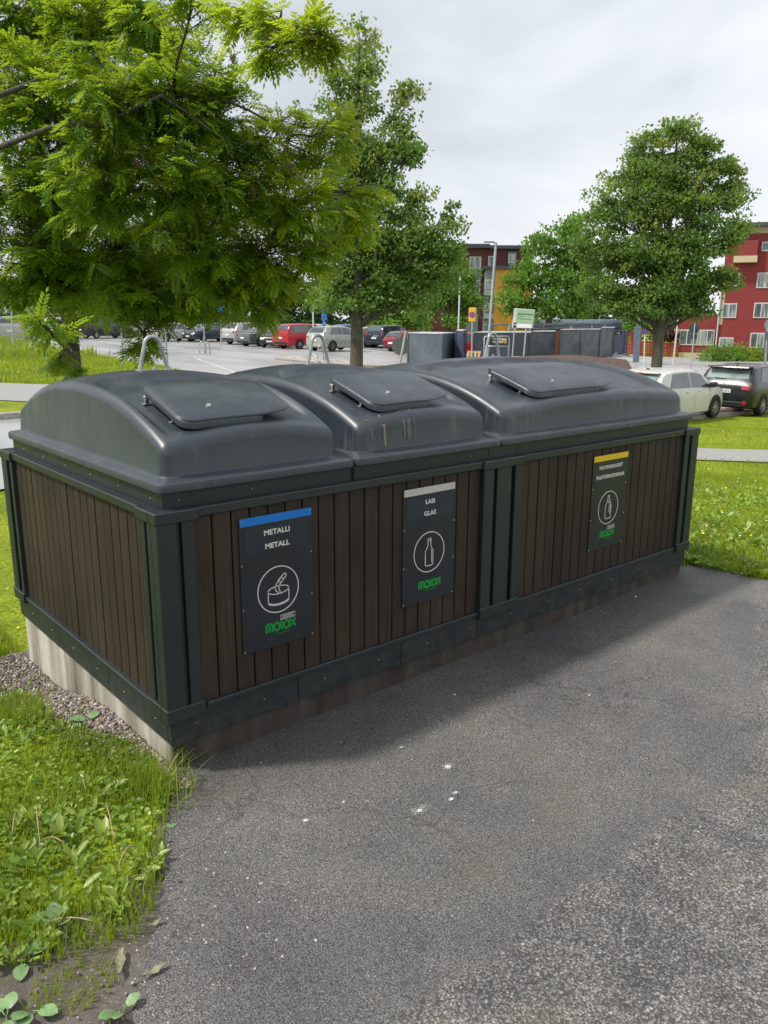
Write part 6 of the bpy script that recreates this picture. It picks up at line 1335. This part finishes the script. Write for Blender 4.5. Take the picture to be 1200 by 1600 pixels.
t, tp = pole_thing('slim_trunk', 'slim bare sapling trunk just right of the round linden trunk', 'tree', 1029, 46, 1027, 500, .05, M_BARK)
# wire fence on the left
d0 = 38.; b = g(70, d0); t = thing('wire_fence', 'green wire mesh fence ending at a bright green post on the left lawn', 'fence', b); e = g(-80, 36) - b; ln = np.linalg.norm(e); e /= ln; hh_ = 1.1; m = MB(); M_GW = simple('green_fence_wire', (.02, .16, .10), .5, .1, .1)
zz = lambda s: H(b[0] + e[0] * s, b[1] + e[1] * s) - b[2]
for i in range(int(ln / .10)): s = i * .10; m.tube([(e[0] * s, e[1] * s, zz(s) + .02), (e[0] * s, e[1] * s, zz(s) + hh_)], .0045, 3, cap=False)
for h_ in (.1, .38, .65, .92, hh_): m.tube([(e[0] * s, e[1] * s, zz(s) + h_) for s in np.linspace(0, ln, 10)], .009, 4, cap=False)
m.build('mesh_panel', simple('grey_green_wire', (.18, .24, .18), .5, .2), t)
for s in (0, ln * .5): m = MB(); m.tube([(e[0] * s, e[1] * s, zz(s) - .1), (e[0] * s, e[1] * s, zz(s) + hh_ + .1)], .042, 8); m.build('post', M_GW, t)
# bushes
for i, (u, d0, w, h_) in enumerate(((1112, 60, 2.6, 1.3), (1132, 60, 2.8, 1.35), (1152, 60, 2.4, 1.25), (1172, 60, 2.6, 1.0), (1194, 60, 2.6, 1.15), (1220, 60, 2.6, 1.1))):
    bush('shrub', ['first shrub from the left before the red building', 'tall shrub under the small basement window', 'third shrub in the row before the red building', 'low yellowish shrub in the row before the red building', 'shrub behind the thick post at the right edge', 'shrub just beyond the right frame edge'][i], 'shrubs before the red building', u, d0, w, h_, M_MAPLE if i != 3 else M_GRASS, .16, 900)
bush('shrub', 'leafy green shrub growing under the hanging rowan leaves, seen through the nearest hoop', None, 247, 17, 1.0, .75, M_BROAD, .06, 900)
bush('shrub', 'weeds sprouting at the foot of the middle linden', None, 562, 19.5, .5, .6, M_BROAD, .05, 300)

# ------------------------------------------------------------------ buildings
class Facade:
    """an upright plane facing the viewer; picture points map to (s, z) on it"""
    def __init__(s, u, d, turn, t=None):
        s.O = at(u, 499, d); s.az = vaz(u) + turn; s.x, s.n = face(s.az)
    def sz(s, u, v):
        r = ray(u, v); k = ((s.O - CAM) @ s.n) / (r @ s.n); p = CAM + r * k; return (p - s.O) @ s.x, p[2]
    def P(s, a, z, o=0.): q = s.O + s.x * a + s.n * o; return np.array([q[0], q[1], z])
def fbox(F, t, name, s0, s1, z0, z1, o0, o1, mat, bevel=.01, parent=None):
    m = MB(); off = np.array(t.location)
    m.prism([F.P(s0, z0, o0) - off, F.P(s1, z0, o0) - off, F.P(s1, z1, o0) - off, F.P(s0, z1, o0) - off], F.n * (o1 - o0)); return m.build(name, mat, parent or t, bevel=bevel)
M_WFR = simple('white_window_frame', (.55, .56, .56), .5, 0, .06); M_CURT = glass_mat('curtained_glass', curtain=True); M_ROOFD = simple('dark_roof_metal', (.07, .075, .085), .5, .2, .1); M_CREAMW = simple('cream_render', (.55, .47, .31), .8, 0, .08); M_GREYP = simple('grey_balcony_panel', (.17, .21, .24), .5, 0, .1)
M_MAROON = plank_mat('maroon_cladding', (.105, .022, .028), .30, var=.12); M_ORANGE = plank_mat('yellow_wood_cladding', (.62, .30, .04), .25, var=.1)
def window(F, t, u0, u1, v0, v1, mull=1, fr=None, glass=None, o=.0):
    s0, zt = F.sz(u0, v0); s1, zb = F.sz(u1, v1); w = s1 - s0; f = fbox(F, t, 'window', s0, s1, zb, zt, o - .02, o + .06, fr or M_WFR)
    n = mull + 1; pw = (w - .09 * (n + 1)) / n
    for i in range(n): fbox(F, t, 'pane', s0 + .09 + i * (pw + .09), s0 + .09 + i * (pw + .09) + pw, zb + .1, zt - .09, o + .0605, o + .068, glass or M_CURT, 0, parent=f)
# red building at the right
F = Facade(1150, 67, .04); g0 = gd(1150, 67); t = thing('red_building', 'dark red clad apartment building with white framed windows at the right edge', 'building', g0); gz0 = g0[2]
def S(u, v=520): return F.sz(u, v)[0]
def Zv(v, u=1150): return F.sz(u, v)[1]
fbox(F, t, 'wall', S(1121), S(1330), gz0 + .55, Zv(366), -10, 0, M_REDW2)
fbox(F, t, 'wall', S(1060), S(1121) - .003, gz0 + .55, Zv(492), -9, -.3, M_REDW2)
fbox(F, t, 'plinth', S(1060) + .02, S(1330) - .02, gz0 - .8, gz0 + .548, -8.9, -.32, M_CREAMW)
fbox(F, t, 'frieze', S(1128), S(1330), Zv(366) + .003, Zv(356), -9.9, .05, M_CREAMW); fbox(F, t, 'roof', S(1124), S(1335), Zv(356) + .003, Zv(350), -10.5, .7, M_ROOFD)
fbox(F, t, 'upper_bay', S(1136), S(1170), Zv(401), Zv(377), .004, .5, M_REDW2); fbox(F, t, 'bay_slab', S(1135), S(1171), Zv(411), Zv(401) - .003, .004, .7, M_CREAMW)
fbox(F, t, 'corner_strip', S(1120), S(1127), gz0 + 2.9, Zv(430), .003, .03, M_CREAMW)
fbox(F, t, 'corner_strip', S(1053), S(1061) - .01, gz0 + 2.1, Zv(515), -.4, -.15, M_CREAMW)
for a in ((1134, 1155, 427, 447), (1128, 1150, 474, 497), (1124, 1145, 527, 543), (1184, 1206, 426, 450), (1179, 1200, 473, 497), (1173, 1193, 520, 544), (1191, 1212, 378, 392), (1228, 1250, 426, 450), (1224, 1246, 473, 497), (1220, 1240, 520, 544), (1236, 1256, 378, 392)): window(F, t, *a)
F.O = F.O - F.n * .3; window(F, t, 1063, 1115, 515, 540, 4); F.O = F.O + F.n * .3
m = MB(); p0 = F.P(S(1119.5, 530), gz0 + .6, .12) - np.array(t.location); m.tube([p0, (p0[0], p0[1], Zv(430) - gz0)], .06, 6); m.build('downpipe', M_WFR, t)
# maroon building
F = Facade(759.5, 103, -.12); g0 = gd(759, 103); t = thing('maroon_building', 'maroon four storey apartment building with a yellow wing behind the tall lamp', 'building', g0); gz0 = g0[2]
S = lambda u, v=440: F.sz(u, v)[0]; Zv = lambda v, u=759: F.sz(u, v)[1]
fbox(F, t, 'wall', S(640), S(760), gz0 - 1, Zv(388), -14, 0, M_MAROON); fbox(F, t, 'roof', S(637), S(763), Zv(388) + .003, Zv(381.5), -14.5, .6, M_ROOFD)
fbox(F, t, 'wall', S(760) + .003, S(830), gz0 - 1, Zv(389), -13.9, -.05, M_MAROON); fbox(F, t, 'roof', S(763) + .003, S(836), Zv(389) + .003, Zv(383.5), -14.4, .55, M_ROOFD)
fbox(F, t, 'yellow_wing', S(771), S(830), gz0 - 1, Zv(421.5), -.04, 1.6, M_ORANGE); fbox(F, t, 'wing_roof', S(753), S(832), Zv(421.5) + .003, Zv(417), -.03, 2.0, M_ROOFD)
fbox(F, t, 'stair_tower', S(756.5), S(771) - .003, gz0 - 1, Zv(421.5), .004, 1.5, M_GREYP)
fbox(F, t, 'grey_panel', S(732), S(752), Zv(438), Zv(421), .003, .05, M_GREYP); fbox(F, t, 'grey_panel', S(731), S(751), Zv(470), Zv(456), .003, .05, M_GREYP); fbox(F, t, 'grey_panel', S(654), S(665), gz0, Zv(477), .003, .05, M_GREYP); fbox(F, t, 'grey_panel', S(730), S(749), gz0, Zv(490), .003, .05, M_GREYP)
fbox(F, t, 'recess', S(792), S(805), Zv(414), Zv(394), -.045, .25, M_GREYP)
for a in ((734, 751.5, 401, 420, 1), (763, 772.5, 400, 417, 0), (732.5, 750, 438, 455.5, 1), (655, 664, 458, 477, 1), (690, 706, 438, 456, 1), (690, 706, 401, 420, 1)): window(F, t, *a[:4], mull=a[4])
window(F, t, 794, 803.5, 398, 411.5, mull=0, o=.26); F.O = F.O + F.n * 1.5
for v0, v1 in ((437, 452), (474, 486), (500, 509)): window(F, t, 758, 768, v0, v1, mull=0)
for v0, v1 in ((453.5, 465), (490, 501)):
    s0, zt = F.sz(755.5, v0); s1, zb = F.sz(768.5, v1); b_ = fbox(F, t, 'balcony', s0, s1, zb, zb + .25, .004, 1.0, M_ROOFD); fbox(F, t, 'balcony_glass', s0, s1, zb + .253, zt, .9, .95, simple('balcony_glass', (.30, .38, .40), .15), 0, parent=b_)
F.O = F.O - F.n * 1.5
for u, v in ((793, 380), (801, 381.5), (738, 381)): m_ = fbox(F, t, 'roof_vent', S(u), S(u + 5), Zv(385), Zv(v), -4, -3, M_GREYP)
# low grey wall and pale building behind the left trees
F = Facade(690, 78, 0); g0 = gd(690, 78); t = thing('low_wall', 'low pale concrete wall behind the far cars and the near container', 'wall', g0); fbox(F, t, 'wall', F.sz(500, 505)[0], F.sz(745, 505)[0], g0[2] - .6, g0[2] + 1.0, -.3, 0, simple('pinkish_concrete', (.27, .23, .20), .85, 0, .15)); fbox(F, t, 'coping', F.sz(500, 505)[0], F.sz(745, 505)[0], g0[2] + 1.003, g0[2] + 1.08, -.34, .04, M_KERB)
F = Facade(360, 112, .1); g0 = gd(360, 112); t = thing('pale_building', 'pale building with an orange gable glimpsed through the rowan leaves', 'building', g0); S = lambda u, v=440: F.sz(u, v)[0]; Zv = lambda v, u=360: F.sz(u, v)[1]
fbox(F, t, 'wall', S(130), S(376), g0[2] - 1, Zv(408), -12, 0, simple('pale_render', (.5, .48, .43), .8)); fbox(F, t, 'roof', S(126), S(380), Zv(408) + .003, Zv(398), -12.5, .6, M_ROOFD); fbox(F, t, 'orange_gable', S(362), S(374), g0[2], Zv(408) - .02, .003, .06, M_ORANGE)
for u in range(150, 352, 24):
    for v in (418, 446, 474): window(F, t, u, u + 12, v, v + 14, mull=0)
